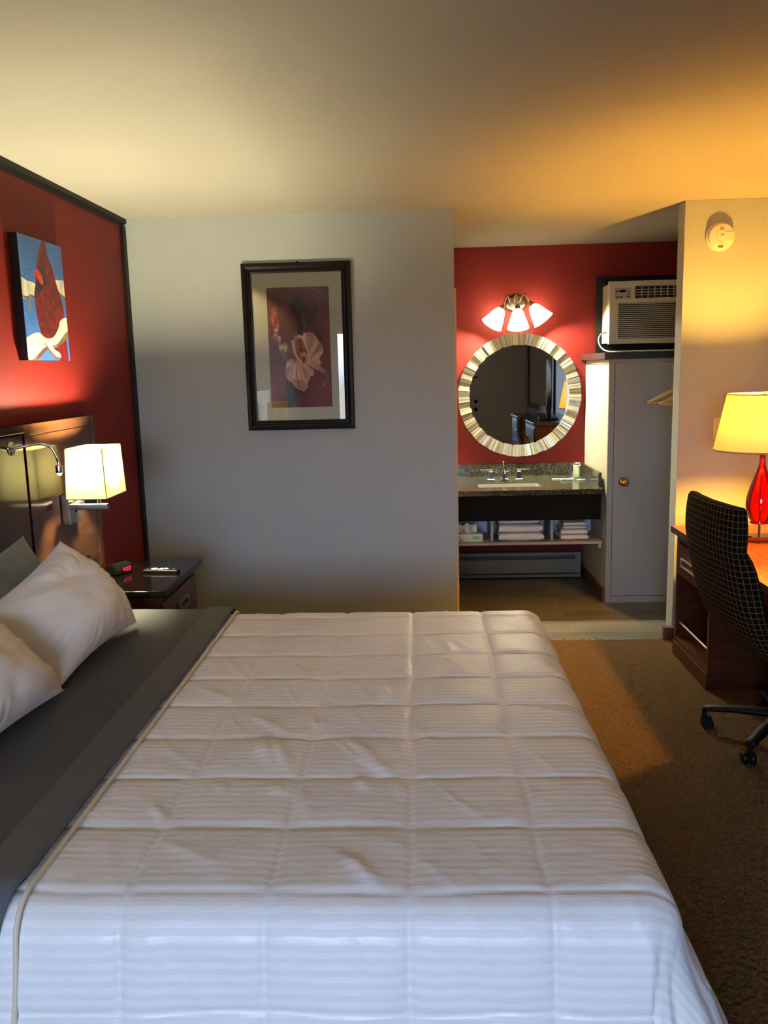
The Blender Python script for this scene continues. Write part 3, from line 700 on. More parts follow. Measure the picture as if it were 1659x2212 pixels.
# stem
cv.fill([(.27, .74), (.44, .78), (.44, .88), (.36, .98), (.27, .98), (.26, .86)], (58, 58, 54), tex=.25, tscale=(20, 6), alpha=.9)
# right petals of the lower side
cv.fill([(.62, .62), (.74, .62), (.84, .66), (.94, .70), (.95, .76), (.88, .82), (.84, .82), (.90, .75), (.86, .71), (.74, .68), (.64, .66)], (160, 112, 86), tex=.3, tscale=(12, 18), seed=9)
cv.fill([(.16, .66), (.24, .62), (.26, .74), (.18, .74)], (120, 52, 46), alpha=.7, tex=.2)
# upper standards
cv.fill([(.40, .43), (.44, .40), (.50, .39), (.55, .40), (.58, .38), (.66, .37), (.74, .39), (.80, .44), (.86, .48), (.87, .54), (.82, .58), (.80, .61), (.72, .64), (.60, .66), (.50, .62), (.43, .58), (.38, .50)], (206, 150, 118), tex=.22, ang=(.56, .64, 9), seed=10)
cv.fill([(.44, .44), (.50, .42), (.57, .45), (.60, .50), (.62, .56), (.56, .60), (.50, .60), (.45, .55)], (158, 88, 70), tex=.25, ang=(.54, .62, 10), seed=11)
cv.fill([(.50, .50), (.58, .52), (.60, .57), (.54, .56), (.50, .55)], (104, 46, 40), alpha=.8)
cv.fill([(.50, .55), (.56, .53), (.62, .57), (.60, .61), (.54, .61)], (196, 132, 86), tex=.2, ang=(.55, .62, 8))
cv.fill([(.53, .58), (.58, .57), (.57, .62), (.53, .63)], (128, 66, 54))
cv.stroke([(.58, .38), (.57, .45), (.62, .52), (.64, .60)], .006, (232, 196, 164), .8); cv.stroke([(.38, .44), (.42, .55), (.52, .62)], .007, (232, 196, 160), .8)
cv.fill([(.70, .61), (.78, .59), (.84, .63), (.76, .65), (.68, .67)], (202, 150, 120), tex=.2)
# lower falls (fan)
fan = [(.30, .60), (.38, .59), (.46, .61), (.56, .63), (.66, .67), (.71, .69), (.70, .73), (.66, .74), (.62, .78), (.58, .82), (.55, .80), (.50, .78), (.42, .76), (.34, .78), (.28, .76), (.25, .72), (.26, .67), (.27, .63)]
cv.fill(fan, (216, 164, 130), tex=.22, ang=(.45, .55, 14), seed=13)
cv.fill([(.34, .76), (.46, .76), (.56, .78), (.60, .82), (.54, .86), (.48, .84), (.40, .82)], (176, 116, 92), tex=.25, ang=(.45, .6, 12), seed=15)
cv.stroke([(.34, .77), (.40, .82), (.48, .845), (.54, .86), (.60, .82)], .005, (222, 174, 132), .8)
cv.fill([(.30, .60), (.40, .59), (.50, .62), (.42, .625), (.33, .62)], (190, 120, 92), alpha=.7, tex=.2)
cv.im *= 1.12
Cc = cv.lin()[::-1].transpose(1, 0, 2)
gx, gz = np.meshgrid(np.linspace(px0, px1, W_), np.linspace(pz0, pz1, H_), indexing='ij')
gridmesh('print', np.stack([gx, np.full_like(gx, YB-.0086), gz], 2), M_PRINT, fp, colors=Cc)
obox('glass', (F0x+.05, F1x-.05, YB-.013, YB-.011, F0z+.05, F1z-.05), M_PANE, fp, bev=0)
obox('hanging_hook', (-.668, -.655, YB-.006, YB, F1z-.002, F1z+.007), M_BLACK, fp, bev=.001)

# --- cardinal canvas
Cy0, Cy1, Cz0, Cz1 = 3.43, 3.852, 1.662, 2.163
cp_ = empty('canvas_painting', (XL, (Cy0+Cy1)/2, (Cz0+Cz1)/2), 'unframed canvas painting of a red cardinal on snowy branches, on the red wall', 'painting')
obox('canvas', (XL, XL+.036, Cy0, Cy1, Cz0, Cz1), mat('canvas_black_edge', (14, 12, 14), .4), cp_, bev=.002)
W_, H_ = 190, 226
cv = Canvas(W_, H_, (56, 100, 165))
t = vnoise(cv.fx*5, cv.fy*4, 23)+.6*vnoise(cv.fx*11, cv.fy*9, 24); cv.im = cv.im*(1+.16*t[..., None]); cv.im *= (.90+.22*cv.fy)[..., None]
sn = (198, 190, 172); brw = (112, 84, 56)
cv.fill([(-.02, .35), (.12, .36), (.32, .38), (.34, .50), (.26, .475), (.20, .48), (.12, .49), (-.02, .50)], sn, tex=.14, tscale=(14, 12))
cv.stroke([(-.02, .49), (.1, .495), (.17, .47), (.30, .485)], .006, (60, 46, 34)); cv.fill([(.14, .47), (.19, .47), (.14, .60), (.10, .62)], (116, 108, 92), smooth=False)
cv.fill([(.72, .31), (.86, .30), (1.02, .30), (1.02, .44), (.90, .42), (.80, .43), (.72, .40)], sn, tex=.14, tscale=(14, 12))
cv.stroke([(.76, .43), (.88, .415), (1.02, .45)], .010, brw)
# tail
cv.fill([(.66, .72), (.90, .66), (.94, .85), (.96, 1.02), (.72, 1.02), (.62, .90)], (108, 22, 20), smooth=False, tex=.2, tscale=(20, 9))
# body
cv.fill([(.52, .02), (.56, .00), (.62, .02), (.63, .10), (.70, .17), (.76, .25), (.80, .33), (.88, .44), (.93, .52), (.93, .60), (.86, .68), (.74, .76), (.58, .82), (.44, .83), (.34, .77), (.29, .68), (.26, .55), (.26, .45), (.31, .36), (.33, .28), (.38, .20), (.44, .10)], (94, 20, 18), tex=.28, tscale=(16, 20), seed=27)
# face mask and beak
cv.fill([(.40, .24), (.52, .22), (.58, .27), (.56, .34), (.48, .39), (.36, .44), (.30, .42), (.36, .34)], (44, 38, 26), tex=.4, tscale=(24, 24))
cv.fill([(.36, .25), (.42, .26), (.48, .31), (.48, .36), (.42, .36), (.34, .31), (.29, .30), (.32, .27)], (184, 40, 40), tex=.15)
# lower branch with snow
cv.fill([(-.02, 1.0), (-.02, .86), (.20, .78), (.40, .80), (.58, .80), (.74, .74), (.86, .64), (1.02, .62), (1.02, .76), (.90, .82), (.70, .88), (.58, .89), (.46, .90), (.30, .96), (.12, 1.02)], brw, tex=.25, tscale=(14, 8))
cv.fill([(-.02, .97), (-.02, .84), (.12, .79), (.28, .77), (.44, .81), (.60, .80), (.74, .73), (.84, .64), (1.02, .62), (1.02, .71), (.88, .77), (.70, .85), (.54, .87), (.38, .89), (.24, .94), (.08, .99)], (202, 198, 182), tex=.10, tscale=(16, 14))
cv.fill([(.40, .85), (.52, .86), (.62, .92), (.74, .94), (.74, .985), (.62, .975), (.50, .93)], brw); cv.fill([(.42, .84), (.54, .855), (.62, .90), (.74, .93), (.76, .965), (.64, .955), (.50, .90)], (202, 198, 182), tex=.1)
fl_ = RNG.rand(330, 2)
for (x, y) in fl_:
    xi, yi = int(x*(W_-3)), int(y*(H_-3)); cv.im[yi:yi+RNG.randint(1, 3), xi:xi+RNG.randint(1, 3)] += 60
Cc = cv.lin()[::-1].transpose(1, 0, 2)
gy, gz = np.meshgrid(np.linspace(Cy0+.002, Cy1-.001, W_), np.linspace(Cz0+.001, Cz1-.001, H_), indexing='ij')
gridmesh('painted_face', np.stack([np.full_like(gy, XL+.0366), gy, gz], 2), M_PAINT, cp_, colors=Cc)

# ------------------------------------------------------------------ alcove: vanity
vn = empty('vanity_counter', (.70, 5.98, .70), 'granite vanity counter with undermount sink and black apron in the alcove', 'vanity')
Y0, Y1, ZV = 5.576, YS, .778
bx0, bx1, by0, by1 = .390, .814, 5.745, 6.02
bm = B()
for d in ((XG, bx0, Y0, Y1), (bx1, 1.205, Y0, Y1), (bx0, bx1, Y0, by0), (bx0, bx1, by1, Y1)): box(bm, d[0], d[1], d[2], d[3], ZV-.014, ZV)
box(bm, XG, 1.205, Y0, Y0+.025, ZV-.034, ZV-.0141)
bmesh.ops.remove_doubles(bm, verts=bm.verts, dist=1e-5)
build('countertop', bm, M_GRANITE, vn)
obox('backsplash', (XG, 1.205, YS-.02, YS, ZV, ZV+.09), M_GRANITE, vn, bev=.001)
obox('side_splash', (1.185, 1.205, Y0+.10, YS-.021, ZV, ZV+.095), M_GRANITE, vn, bev=.001)
sk = B(); lip = .004
P0 = [(bx0-.008, by0-.008, ZV-.015), (bx1+.008, by0-.008, ZV-.015), (bx1+.008, by1+.008, ZV-.015), (bx0-.008, by1+.008, ZV-.015)]
P1 = [(bx0+.012, by0+.012, ZV-.15), (bx1-.012, by0+.012, ZV-.15), (bx1-.012, by1-.012, ZV-.15), (bx0+.012, by1-.012, ZV-.15)]
A_ = [sk.verts.new(p) for p in P0]; C_ = [sk.verts.new(p) for p in P1]
for k in range(4): sk.faces.new((A_[k], A_[(k+1) % 4], C_[(k+1) % 4], C_[k]))
sk.faces.new(C_)
so = build('sink_basin', sk, M_PORC, vn); m_ = so.modifiers.new('s', 'SOLIDIFY'); m_.thickness = .006; m_.offset = -1
obox('apron', (XG+.002, 1.188, 5.60, 5.62, .57, ZV-.034), mat('black_laminate', (8, 8, 8), .7, spec=.1), vn, bev=.001)
# faucet set
fc = empty('faucet', (.60, 6.10, ZV), 'chrome two-handle widespread faucet set behind the sink', 'faucet')
def sqfrust(bm, cx, cy, levels):
    rings = [[bm.verts.new((cx+sx*w, cy+sy*d, z)) for sx, sy in ((-1, -1), (1, -1), (1, 1), (-1, 1))] for z, w, d in levels]
    for A1, C1 in zip(rings, rings[1:]):
        for k in range(4): bm.faces.new((A1[k], A1[(k+1) % 4], C1[(k+1) % 4], C1[k]))
    bm.faces.new(rings[0][::-1]); bm.faces.new(rings[-1]); return bm
for cx, s in ((.505, -1), (.705, 1)):
    t = B(); sqfrust(t, cx, 6.11, [(ZV, .026, .026), (ZV+.008, .026, .026), (ZV+.014, .019, .019), (ZV+.06, .013, .013), (ZV+.066, .014, .014), (ZV+.076, .009, .009)])
    hh = build('handle', t, M_CHROME, fc)
    t = B(); box(t, min(cx-s*.012, cx+s*.082), max(cx-s*.012, cx+s*.082), 6.097, 6.121, ZV+.076, ZV+.086, .003); build('lever', t, M_CHROME, hh, auto=True)
t = B(); sqfrust(t, .602, 6.12, [(ZV, .026, .028), (ZV+.008, .026, .028), (ZV+.014, .018, .02), (ZV+.07, .014, .017), (ZV+.09, .013, .016)])
box(t, .588, .616, 5.985, 6.12, ZV+.072, ZV+.094, .006); tube(t, [(.602, 5.998, ZV+.08), (.602, 5.998, ZV+.058)], .011, 16)
build('spout', t, M_CHROME, fc)
t = B(); tube(t, [(.602, 6.14, ZV+.09), (.598, 6.145, ZV+.125)], .0035, 10); lathe(t, [(0, 0), (.005, 0), (.008, .012), (0, .014)], (.598, 6.145, ZV+.12)); build('lift_rod', t, M_CHROME, fc, smooth=True)
# wrapped cup stack
cu = empty('plastic_cups', (1.115, 6.10, ZV), 'stack of upturned plastic cups in crinkled wrap at the right end of the counter', 'cup')
t = B(); lathe(t, [(.034, 0), (.0345, .004), (.033, .005), (.034, .018), (.0345, .020), (.032, .022), (.0265, .098), (0, .099)], (1.115, 6.10, ZV), seg=40); build('cup', t, mat('translucent_cup', (206, 216, 196), .3, trans=.3), cu, smooth=True)
P = []
for i in range(12):
    f = i/11; P.append([( (.0295+.006*(1-f)+.004*mnoise.noise(Vector((k*.9, i*.6, 2))))*math.cos(2*PI*k/36), (.0295+.006*(1-f)+.004*mnoise.noise(Vector((k*.9, i*.6, 5))))*math.sin(2*PI*k/36), .02+f*.09) for k in range(37)])
for k in range(37): P[-1][k] = (P[-1][k][0]*.45+.008, P[-1][k][1]*.45, .118+.006*math.sin(k*2.1))
P = np.array(P); P[:, -1] = P[:, 0]; P = P+np.array((1.115, 6.10, ZV))
gridmesh('plastic_wrap', P, glass_pane('crinkled_wrap', 1.5, (225, 235, 222)), cu)
def packet(nm, lab, x, y, w, l, rot, m, h=.006):
    t = B(); box(t, -w, w, -l, l, 0, h, min(h*.45, .004), 2, M=Matrix.Translation((x, y, ZV+.0005)) @ Matrix.Rotation(rot, 4, 'Z')); o = build(nm, t, m, auto=True); tag(o, lab, 'toiletry'); return o
packet('soap_packet', 'flat pale green soap packet left of the wrapped cups on the counter', 1.035, 6.03, .042, .022, .1, mat('green_wrapper', (176, 226, 192), .35), .012)
packet('shampoo_sachet', 'small white sachet in front of the wrapped cups', 1.135, 6.02, .030, .014, .15, mat('white_wrapper', (236, 232, 220), .35), .007)
packet('lotion_sachet', 'long thin white sachet at the left, behind the green soap packet', .985, 6.09, .045, .013, -.2, mat('cream_wrapper', (228, 222, 204), .35), .005)
# shelf unit under the counter
su_ = empty('towel_shelf', (.70, 5.78, .41), 'low grey shelf with upright dividers hung under the vanity counter', 'shelf')
obox('shelf_board', (XG+.003, 1.195, 5.578, 5.97, .409, .425), M_SHELFW, su_, bev=.001)
for x in (.472, .872): obox('divider', (x-.009, x+.009, 5.64, 5.955, .425, ZV-.036), M_SHELFW, su_, bev=.001)
obox('back_panel', (XG+.003, 1.195, 5.958, 5.97, .425, ZV-.036), mat('shelf_back', (186, 192, 200), .5), su_, bev=0)
obox('bracket', (1.175, 1.195, 5.60, 5.64, .375, .409), M_SHELFW, su_, bev=.002)
# towels
def towel(x, y, z, w, d, h, m, label, group, seed, dip=0.):
    nm = 'folded_towel'; prof = []; n = 26
    for k in range(n):
        a_ = 2*PI*k/n; c, s_ = math.cos(a_), math.sin(a_); prof.append((math.copysign(abs(c)**.45, c)*d/2, math.copysign(abs(s_)**.6, s_)*h/2))
    nu = 26; V = []; 
    for i in range(nu):
        f = i/(nu-1)*2-1; e = (1-abs(f)**8)**.5 if abs(f) < 1 else 0; e = .55+.45*e
        for (py_, pz_) in prof:
            nz = mnoise.noise(Vector((f*3+seed, py_*9, pz_*20+seed)))
            zz = pz_*e
            lay = -.0035*math.exp(-(pz_/h*14)**2) if py_ < 0 else 0
            V.append((x+f*w/2+.004*nz, y+py_*(1-.02*abs(nz))-lay, z+h/2+zz+.003*nz-dip*math.exp(-((f-.15)*2.2)**2)*(1 if pz_ > -h*.2 else .25)))
    F = []
    for i in range(nu-1):
        for k in range(n): F.append((i*n+k, i*n+(k+1) % n, (i+1)*n+(k+1) % n, (i+1)*n+k))
    F.append(tuple(range(n))); F.append(tuple(range((nu-1)*n, nu*n))[::-1])
    me = bpy.data.meshes.new(nm); me.from_pydata(V, [], F); o = link(nm, me, m, None, True); tag(o, label, 'towel', group); return o
zs = .4255
g1 = 'bath towels stacked in the middle of the shelf'
towel(.665, 5.745, zs, .305, .27, .056, M_TOWEL, 'thick white folded bath towel, lowest in the middle stack', g1, 1)
towel(.660, 5.745, zs+.0565, .292, .26, .056, M_TOWEL, 'white folded bath towel, second from the bottom of the middle stack', g1, 2, .006)
towel(.650, 5.755, zs+.1135, .270, .25, .040, M_TOWELB, 'bluish white folded towel, third from the bottom of the middle stack', g1, 3, .004)
towel(.640, 5.76, zs+.1545, .250, .24, .038, M_TOWELB, 'bluish white folded towel on top of the middle stack', g1, 4)
g2 = 'hand towels stacked at the right of the shelf'
towel(1.022, 5.73, zs, .186, .21, .036, M_TOWEL, 'white folded hand towel, lowest in the small right stack', g2, 5)
towel(1.022, 5.735, zs+.037, .182, .20, .034, M_TOWEL, 'white folded hand towel, second in the small right stack', g2, 6)
towel(1.026, 5.735, zs+.072, .158, .18, .023, M_TOWEL, 'narrow white washcloth, third in the small right stack', g2, 7)
towel(1.026, 5.735, zs+.096, .154, .18, .024, M_TOWEL, 'narrow white washcloth on top of the small right stack', g2, 8)
# tissue box
tb = empty('tissue_box', (.315, 5.70, zs), 'flat tissue box with tissue sticking out at the left of the shelf', 'tissue box')
obox('carton', (.212, .408, 5.63, 5.76, zs, zs+.052), mat('tissue_carton', (206, 212, 192), .6), tb, bev=.002)
t = B(); tube(t, [(.225+.026*math.cos(a_)*(1-a_/14), 5.6292, zs+.028+.018*math.sin(a_)*(1-a_/14)) for a_ in np.linspace(0, 9, 60)], .0022, 6); tube(t, [(.262+.009*math.cos(a_), 5.6292, zs+.014+.007*math.sin(a_)) for a_ in np.linspace(0, 6.2, 24)], .0015, 6)
build('printed_swirl', t, M_BLKM, tb)
t = B(); lathe(t, [(0, .0006), (1, .0006), (1, 0)], (0, 0, 0), (0, -1, 0), 32); bmesh.ops.scale(t, vec=(.028, 1, .014), verts=t.verts); bmesh.ops.translate(t, vec=(.366, 5.6298, zs+.028), verts=t.verts); build('printed_oval', t, mat('oval_green', (146, 178, 150), .6), tb)
u = np.linspace(0, 1, 26); U, V = np.meshgrid(u, np.linspace(0, 1, 18), indexing='ij')
P = np.stack([.235+.135*U+.012*vnoise(U*4, V*4, 3), 5.69+.022*np.sin(U*9)*(1-V*.3)+.02*vnoise(U*5, V*3, 5)-.018*V, zs+.050+.075*V*(1-.25*np.abs(np.sin(U*6)))+.0*U], 2)
gridmesh('tissue', P, mat('tissue_paper', (228, 224, 208), .9), tb, double=.0008)
# baseboard heater
ht = empty('baseboard_heater', (.7, 6.31, 0), 'long beige electric baseboard heater under the vanity', 'heater')
t = B(); prism(t, [(6.27, .045), (6.27, .150), (6.285, .150), (6.285, .060), (6.345, .060), (6.345, .050)], XG+.01, 1.186, 'x'); build('front_panel', t, M_HEATER, ht)
obox('back_plate', (XG+.01, 1.186, 6.335, 6.355, .02, .202), M_HEATER, ht, bev=.001)
t = B(); box(t, XG+.01, 1.186, 6.268, 6.34, .192, .202, .002); box(t, XG+.01, 1.186, 6.268, 6.272, .178, .192); build('hood', t, M_HEATER, ht)
obox('lower_rail', (XG+.01, 1.186, 6.268, 6.30, .012, .034), M_HEATER, ht, bev=.002)
obox('heating_element', (XG+.06, 1.14, 6.29, 6.33, .155, .172), mat('fins', (70, 72, 70), .4, .8), ht, bev=0)
for x in (XG+.035, 1.165): obox('end_cap', (x-.022, x+.022, 6.267, 6.335, .040, .200), M_HEATER, ht, bev=.002)

# ------------------------------------------------------------------ round mirror
MCX, MCZ = .735, 1.375
mr = empty('round_mirror', (MCX, YS, MCZ), 'round mirror in a ribbed silver frame above the vanity', 'mirror')
t = B(); n = 60
for k in range(n):
    a0, a1 = 2*PI*k/n, 2*PI*(k+1)/n; hgt = (.030, .022, .027, .019, .029, .023)[(k*7+k//5) % 6]; tw = (.005, -.004, .002, -.006)[k % 4]; rin, rout = .366, .452-(.003 if k % 3 == 0 else 0)
    vs = []
    for rr, yy in ((rin, YS-.004), (rin, YS-hgt*.62), (rout, YS-hgt-.004), (rout+.001, YS-.002)):
        for aa, sg in ((a0, 1), (a1, -1)): vs.append(t.verts.new((MCX+rr*math.cos(aa), yy+(tw*sg if yy < YS-.008 else 0), MCZ+rr*math.sin(aa))))
    for q in range(3): t.faces.new((vs[2*q], vs[2*q+1], vs[2*q+3], vs[2*q+2]))
    for e_ in (0, 1): t.faces.new((vs[e_], vs[2+e_], vs[4+e_], vs[6+e_]))
def ribmat():
    m = mat('ribbed_silver_leaf', (196, 192, 170), .34, .75); nt = m.node_tree; N = nt.nodes; L = nt.links; b = N['Principled BSDF']
    tc = N.new('ShaderNodeTexCoord'); sp = N.new('ShaderNodeSeparateXYZ'); L.new(tc.outputs['Object'], sp.inputs[0])
    at = N.new('ShaderNodeMath'); at.operation = 'ARCTAN2'
    sx = N.new('ShaderNodeMath'); sx.operation = 'SUBTRACT'; L.new(sp.outputs['X'], sx.inputs[0]); sx.inputs[1].default_value = MCX
    sz = N.new('ShaderNodeMath'); sz.operation = 'SUBTRACT'; L.new(sp.outputs['Z'], sz.inputs[0]); sz.inputs[1].default_value = MCZ
    L.new(sx.outputs[0], at.inputs[0]); L.new(sz.outputs[0], at.inputs[1])
    t = N.new('ShaderNodeTexNoise'); t.noise_dimensions = '1D'; t.inputs['Scale'].default_value = 34; t.inputs['Detail'].default_value = 3; L.new(at.outputs[0], t.inputs['W'])
    r = N.new('ShaderNodeValToRGB'); r.color_ramp.elements[0].position = .36; r.color_ramp.elements[1].position = .6
    r.color_ramp.elements[0].color = (*lin((124, 120, 98)), 1); r.color_ramp.elements[1].color = (*lin((204, 200, 180)), 1); L.new(t.outputs['Fac'], r.inputs[0]); L.new(r.outputs[0], b.inputs['Base Color']); return m
build('frame', t, ribmat(), mr)
Mm = Matrix.Translation((MCX, YS-.007, MCZ)) @ Matrix.Rotation(math.radians(.5), 4, 'Z')
t = B(); lathe(t, [(0, .0045), (.371, .0045), (.372, 0)], (0, 0, 0), (0, -1, 0), 96); bmesh.ops.transform(t, matrix=Mm, verts=t.verts); build('mirror_glass', t, M_MIRROR, mr)

# ------------------------------------------------------------------ vanity light
vl = empty('vanity_light', (.705, YS, 2.05), 'three-bell brushed nickel vanity light glowing above the round mirror', 'wall lamp')
t = B(); lathe(t, [(0, .026), (.05, .024), (.068, .014), (.072, .002), (.072, 0)], (0, 0, 0), (0, -1, 0), 40); bmesh.ops.scale(t, vec=(1.15, 1, .85), verts=t.verts); bmesh.ops.translate(t, vec=(.71, YS, 2.035), verts=t.verts); build('back_plate', t, M_NICKEL, vl, smooth=True)
BELLS = [((.605, 6.225, 2.010), (-.62, -.26, -.95)), ((.705, 6.20, 2.005), (0, -.30, -1)), ((.798, 6.225, 2.028), (.66, -.26, -.92))]
for i, (p, d) in enumerate(BELLS):
    p = Vector(p); d = Vector(d).normalized()
    top = p-d*.004
    pth = smoothpath([(.70+(-.035, 0, .035)[i], YS-.02, 2.04), (.70+(-.05, 0, .05)[i], YS-.06, 2.085), (p.x*.7+.7*.3, p.y-.005, 2.082), top], 8)
    am = build('arm', tube(B(), pth, .0055, 10), M_NICKEL, vl, smooth=True)
    t = B(); lathe(t, [(0, -.012), (.012, -.010), (.018, 0), (.015, .008), (.022, .018), (.024, .026), (.020, .030)], p, d, 28); build('socket', t, M_NICKEL, vl, smooth=True)
    t = B(); lathe(t, [(.020, .024), (.031, .032), (.042, .055), (.053, .090), (.065, .124), (.074, .150), (.079, .156)], p, d, 40); bs = build('glass_shade', t, M_FROST, vl, smooth=True)
    t = B(); lathe(t, [(0, .112), (.014, .108), (.021, .092), (.020, .076), (.012, .058), (.010, .03)], p, d, 20); build('bulb', t, M_BULBV, vl, smooth=True)

# ------------------------------------------------------------------ closet cabinet and AC
cl = empty('closet', (1.66, 5.97, 0), 'grey painted built-in closet with flush door and brass knob, right of the vanity', 'closet')
CF = 5.576
t = B(); box(t, 1.222, XA-.002, CF+.022, YS-.001, .002, 1.615); build('cabinet_body', t, M_CREAM, cl)
t = B()
for d in ((1.220, 1.256, 0.002, 1.616), (1.256, XA-.002, 1.592, 1.616), (1.256, XA-.002, .002, .048)): box(t, d[0], d[1], CF, CF+.0215, d[2], d[3])
build('face_frame', t, M_CLOSET, cl)
dd = obox('door', (1.2595, 2.06, CF+.001, CF+.021, .052, 1.5885), M_CLOSET, cl, bev=.0012)
build('knob', lathe(B(), [(.030, 0), (.031, .004), (.014, .008), (.011, .022), (.020, .030), (.027, .042), (.025, .054), (.014, .060), (0, .059)], (1.325, CF, .822), (0, -1, 0), 32), M_BRASS, dd, smooth=True)
ck_ = obox('top_ledge', (1.188, XA-.001, CF-.012, YS-.001, 1.6165, 1.660), M_LEDGE, cl, bev=.002); ck_['label'] = 'dark mauve painted ledge on top'
obox('shaded_front_edge', (1.188, XA-.001, CF-.016, CF-.0125, 1.6165, 1.660), mat('ledge_front_shade', (20, 16, 15), .4), cl, bev=.001)  # thin dark strip: shade of the ledge's unlit front put into the colour
# AC surround
bm = B()
for d in ((1.285, 1.345, 1.662, 2.205), (1.90, 1.96, 1.662, 2.205), (1.345, 1.90, 2.155, 2.205), (1.345, 1.90, 1.662, 1.731)): box(bm, d[0], d[1], 6.335, YS, d[2], d[3], .002)
st_ = struct(build('trim_5', bm, M_BLACKTRIM))
ac = empty('air_conditioner', (1.60, 6.15, 1.7), 'almond window air conditioner in a black surround above the closet', 'air conditioner')
AX0, AX1, AY, AZ0, AZ1 = 1.312, 1.93, 6.02, 1.722, 2.142
t = B(); box(t, AX0+.018, AX1-.018, AY+.06, YS-.002, AZ0+.01, AZ1-.008, .003); build('case', t, M_ACP, ac)
# face with recesses
face = B()
gx0, gx1, gz0, gz1 = 1.372, 1.90, 1.758, 1.996    # intake grille
vx0, vx1, vz0, vz1 = 1.487, 1.88, 2.030, 2.102    # outlet vent
def cellfaces(bm, xsl, zsl, holes):
    for i in range(len(xsl)-1):
        for j in range(len(zsl)-1):
            c = ((xsl[i]+xsl[i+1])/2, (zsl[j]+zsl[j+1])/2)
            if any(h_[0] < c[0] < h_[1] and h_[2] < c[1] < h_[3] for h_ in holes): continue
            box(bm, xsl[i], xsl[i+1], AY, AY+.06, zsl[j], zsl[j+1])
cellfaces(face, [AX0, gx0, vx0, vx1, gx1, AX1], [AZ0, gz0, gz1, vz0, vz1, AZ1], [(gx0, gx1, gz0, gz1), (vx0, vx1, vz0, vz1)])
bmesh.ops.remove_doubles(face, verts=face.verts, dist=1e-5)
build('front_face', face, M_ACP, ac)
obox('grille_cavity', (gx0, gx1, AY+.03, AY+.035, gz0, gz1), mat('grille_dark', (60, 54, 42), .7), ac, bev=0)
n = 18
for k in range(n):
    z = gz0+(k+.5)*(gz1-gz0)/n
    t = B(); prism(t, [(AY+.002, z-.002), (AY+.004, z+.0035), (AY+.022, z+.005), (AY+.022, z+.001)], gx0, gx1, 'x'); build('louver', t, M_ACP, ac)
obox('vent_cavity', (vx0, vx1, AY+.035, AY+.04, vz0, vz1), mat('vent_dark', (30, 28, 24), .7), ac, bev=0)
t = B()
for k in range(1, 4): z = vz0+k*(vz1-vz0)/4; box(t, vx0, vx1, AY+.006, AY+.02, z-.002, z+.002)
for k in range(1, 9): x = vx0+k*(vx1-vx0)/9; box(t, x-.0022, x+.0022, AY+.008, AY+.022, vz0, vz1)
build('vent_vanes', t, M_ACP, ac)
t = B()
for d in ((vx0-.004, vx1+.004, vz0-.004, vz0), (vx0-.004, vx1+.004, vz1, vz1+.004), (vx0-.004, vx0, vz0, vz1), (vx1, vx1+.004, vz0, vz1)): box(t, d[0], d[1], AY-.002, AY, d[2], d[3])
build('vent_rim', t, mat('rim_dark', (54, 50, 40), .5), ac)
cpn = obox('control_panel', (1.345, 1.456, AY-.003, AY, 2.022, 2.096), mat('panel_grey', (176, 172, 152), .4), ac, bev=.001)
obox('display', (1.378, 1.417, AY-.0045, AY-.003, 2.068, 2.082), M_GLOSSB, cpn, bev=0)
for x, z in ((1.361, 2.075), (1.364, 2.036), (1.388, 2.036), (1.436, 2.038)):
    t = B(); lathe(t, [(0, .0015), (1, .0015), (1, 0)], (0, 0, 0), (0, -1, 0), 20); bmesh.ops.scale(t, vec=(.010, 1, .0045), verts=t.verts); bmesh.ops.translate(t, vec=(x, AY-.003, z), verts=t.verts); build('button', t, M_BLKM, cpn)
for s in (1, -1):
    t = B(); zc = 2.068 if s > 0 else 2.056; prism(t, [(1.428, zc), (1.442, zc), (1.435, zc+s*.010)], AY-.0045, AY-.003, 'y'); build('button', t, mat('arrow_dark', (90, 50, 42), .5), cpn)
obox('side_slot', (AX0-.001, AX0, AY+.016, AY+.028, 1.79, 2.0), M_SHELFW, ac, bev=0)
t = B(); 
for k in range(16): z = gz0+.01+k*.0145; box(t, gx0-.030, gx0-.008, AY-.0012, AY, z, z+.005)
build('side_ribs', t, M_ACP, ac)
cpth = smoothpath([(AX0+.002, 6.10, 1.80), (1.295, 6.09, 1.803), (1.258, 6.05, 1.785), (1.242, 6.02, 1.745), (1.252, 5.98, 1.70), (1.285, 5.93, 1.672), (1.35, 5.88, 1.667), (1.48, 5.86, 1.668), (1.65, 5.86, 1.668), (1.9, 5.9, 1.668), (2.05, 6.0, 1.668)], 8)
build('power_cable', tube(B(), cpth, .0052, 10), M_WHITEP, ac, smooth=True)

# hangers on a rod
rd = obox('closet_rod', (1.69, 1.71, YB+.12, YS-.01, 1.70, 1.72), M_CHROME, bev=.004); 
rd.location = (0, 0, 0); tag(rd, 'chrome hanging rod behind the short wall, holding the wooden hangers', 'rod')
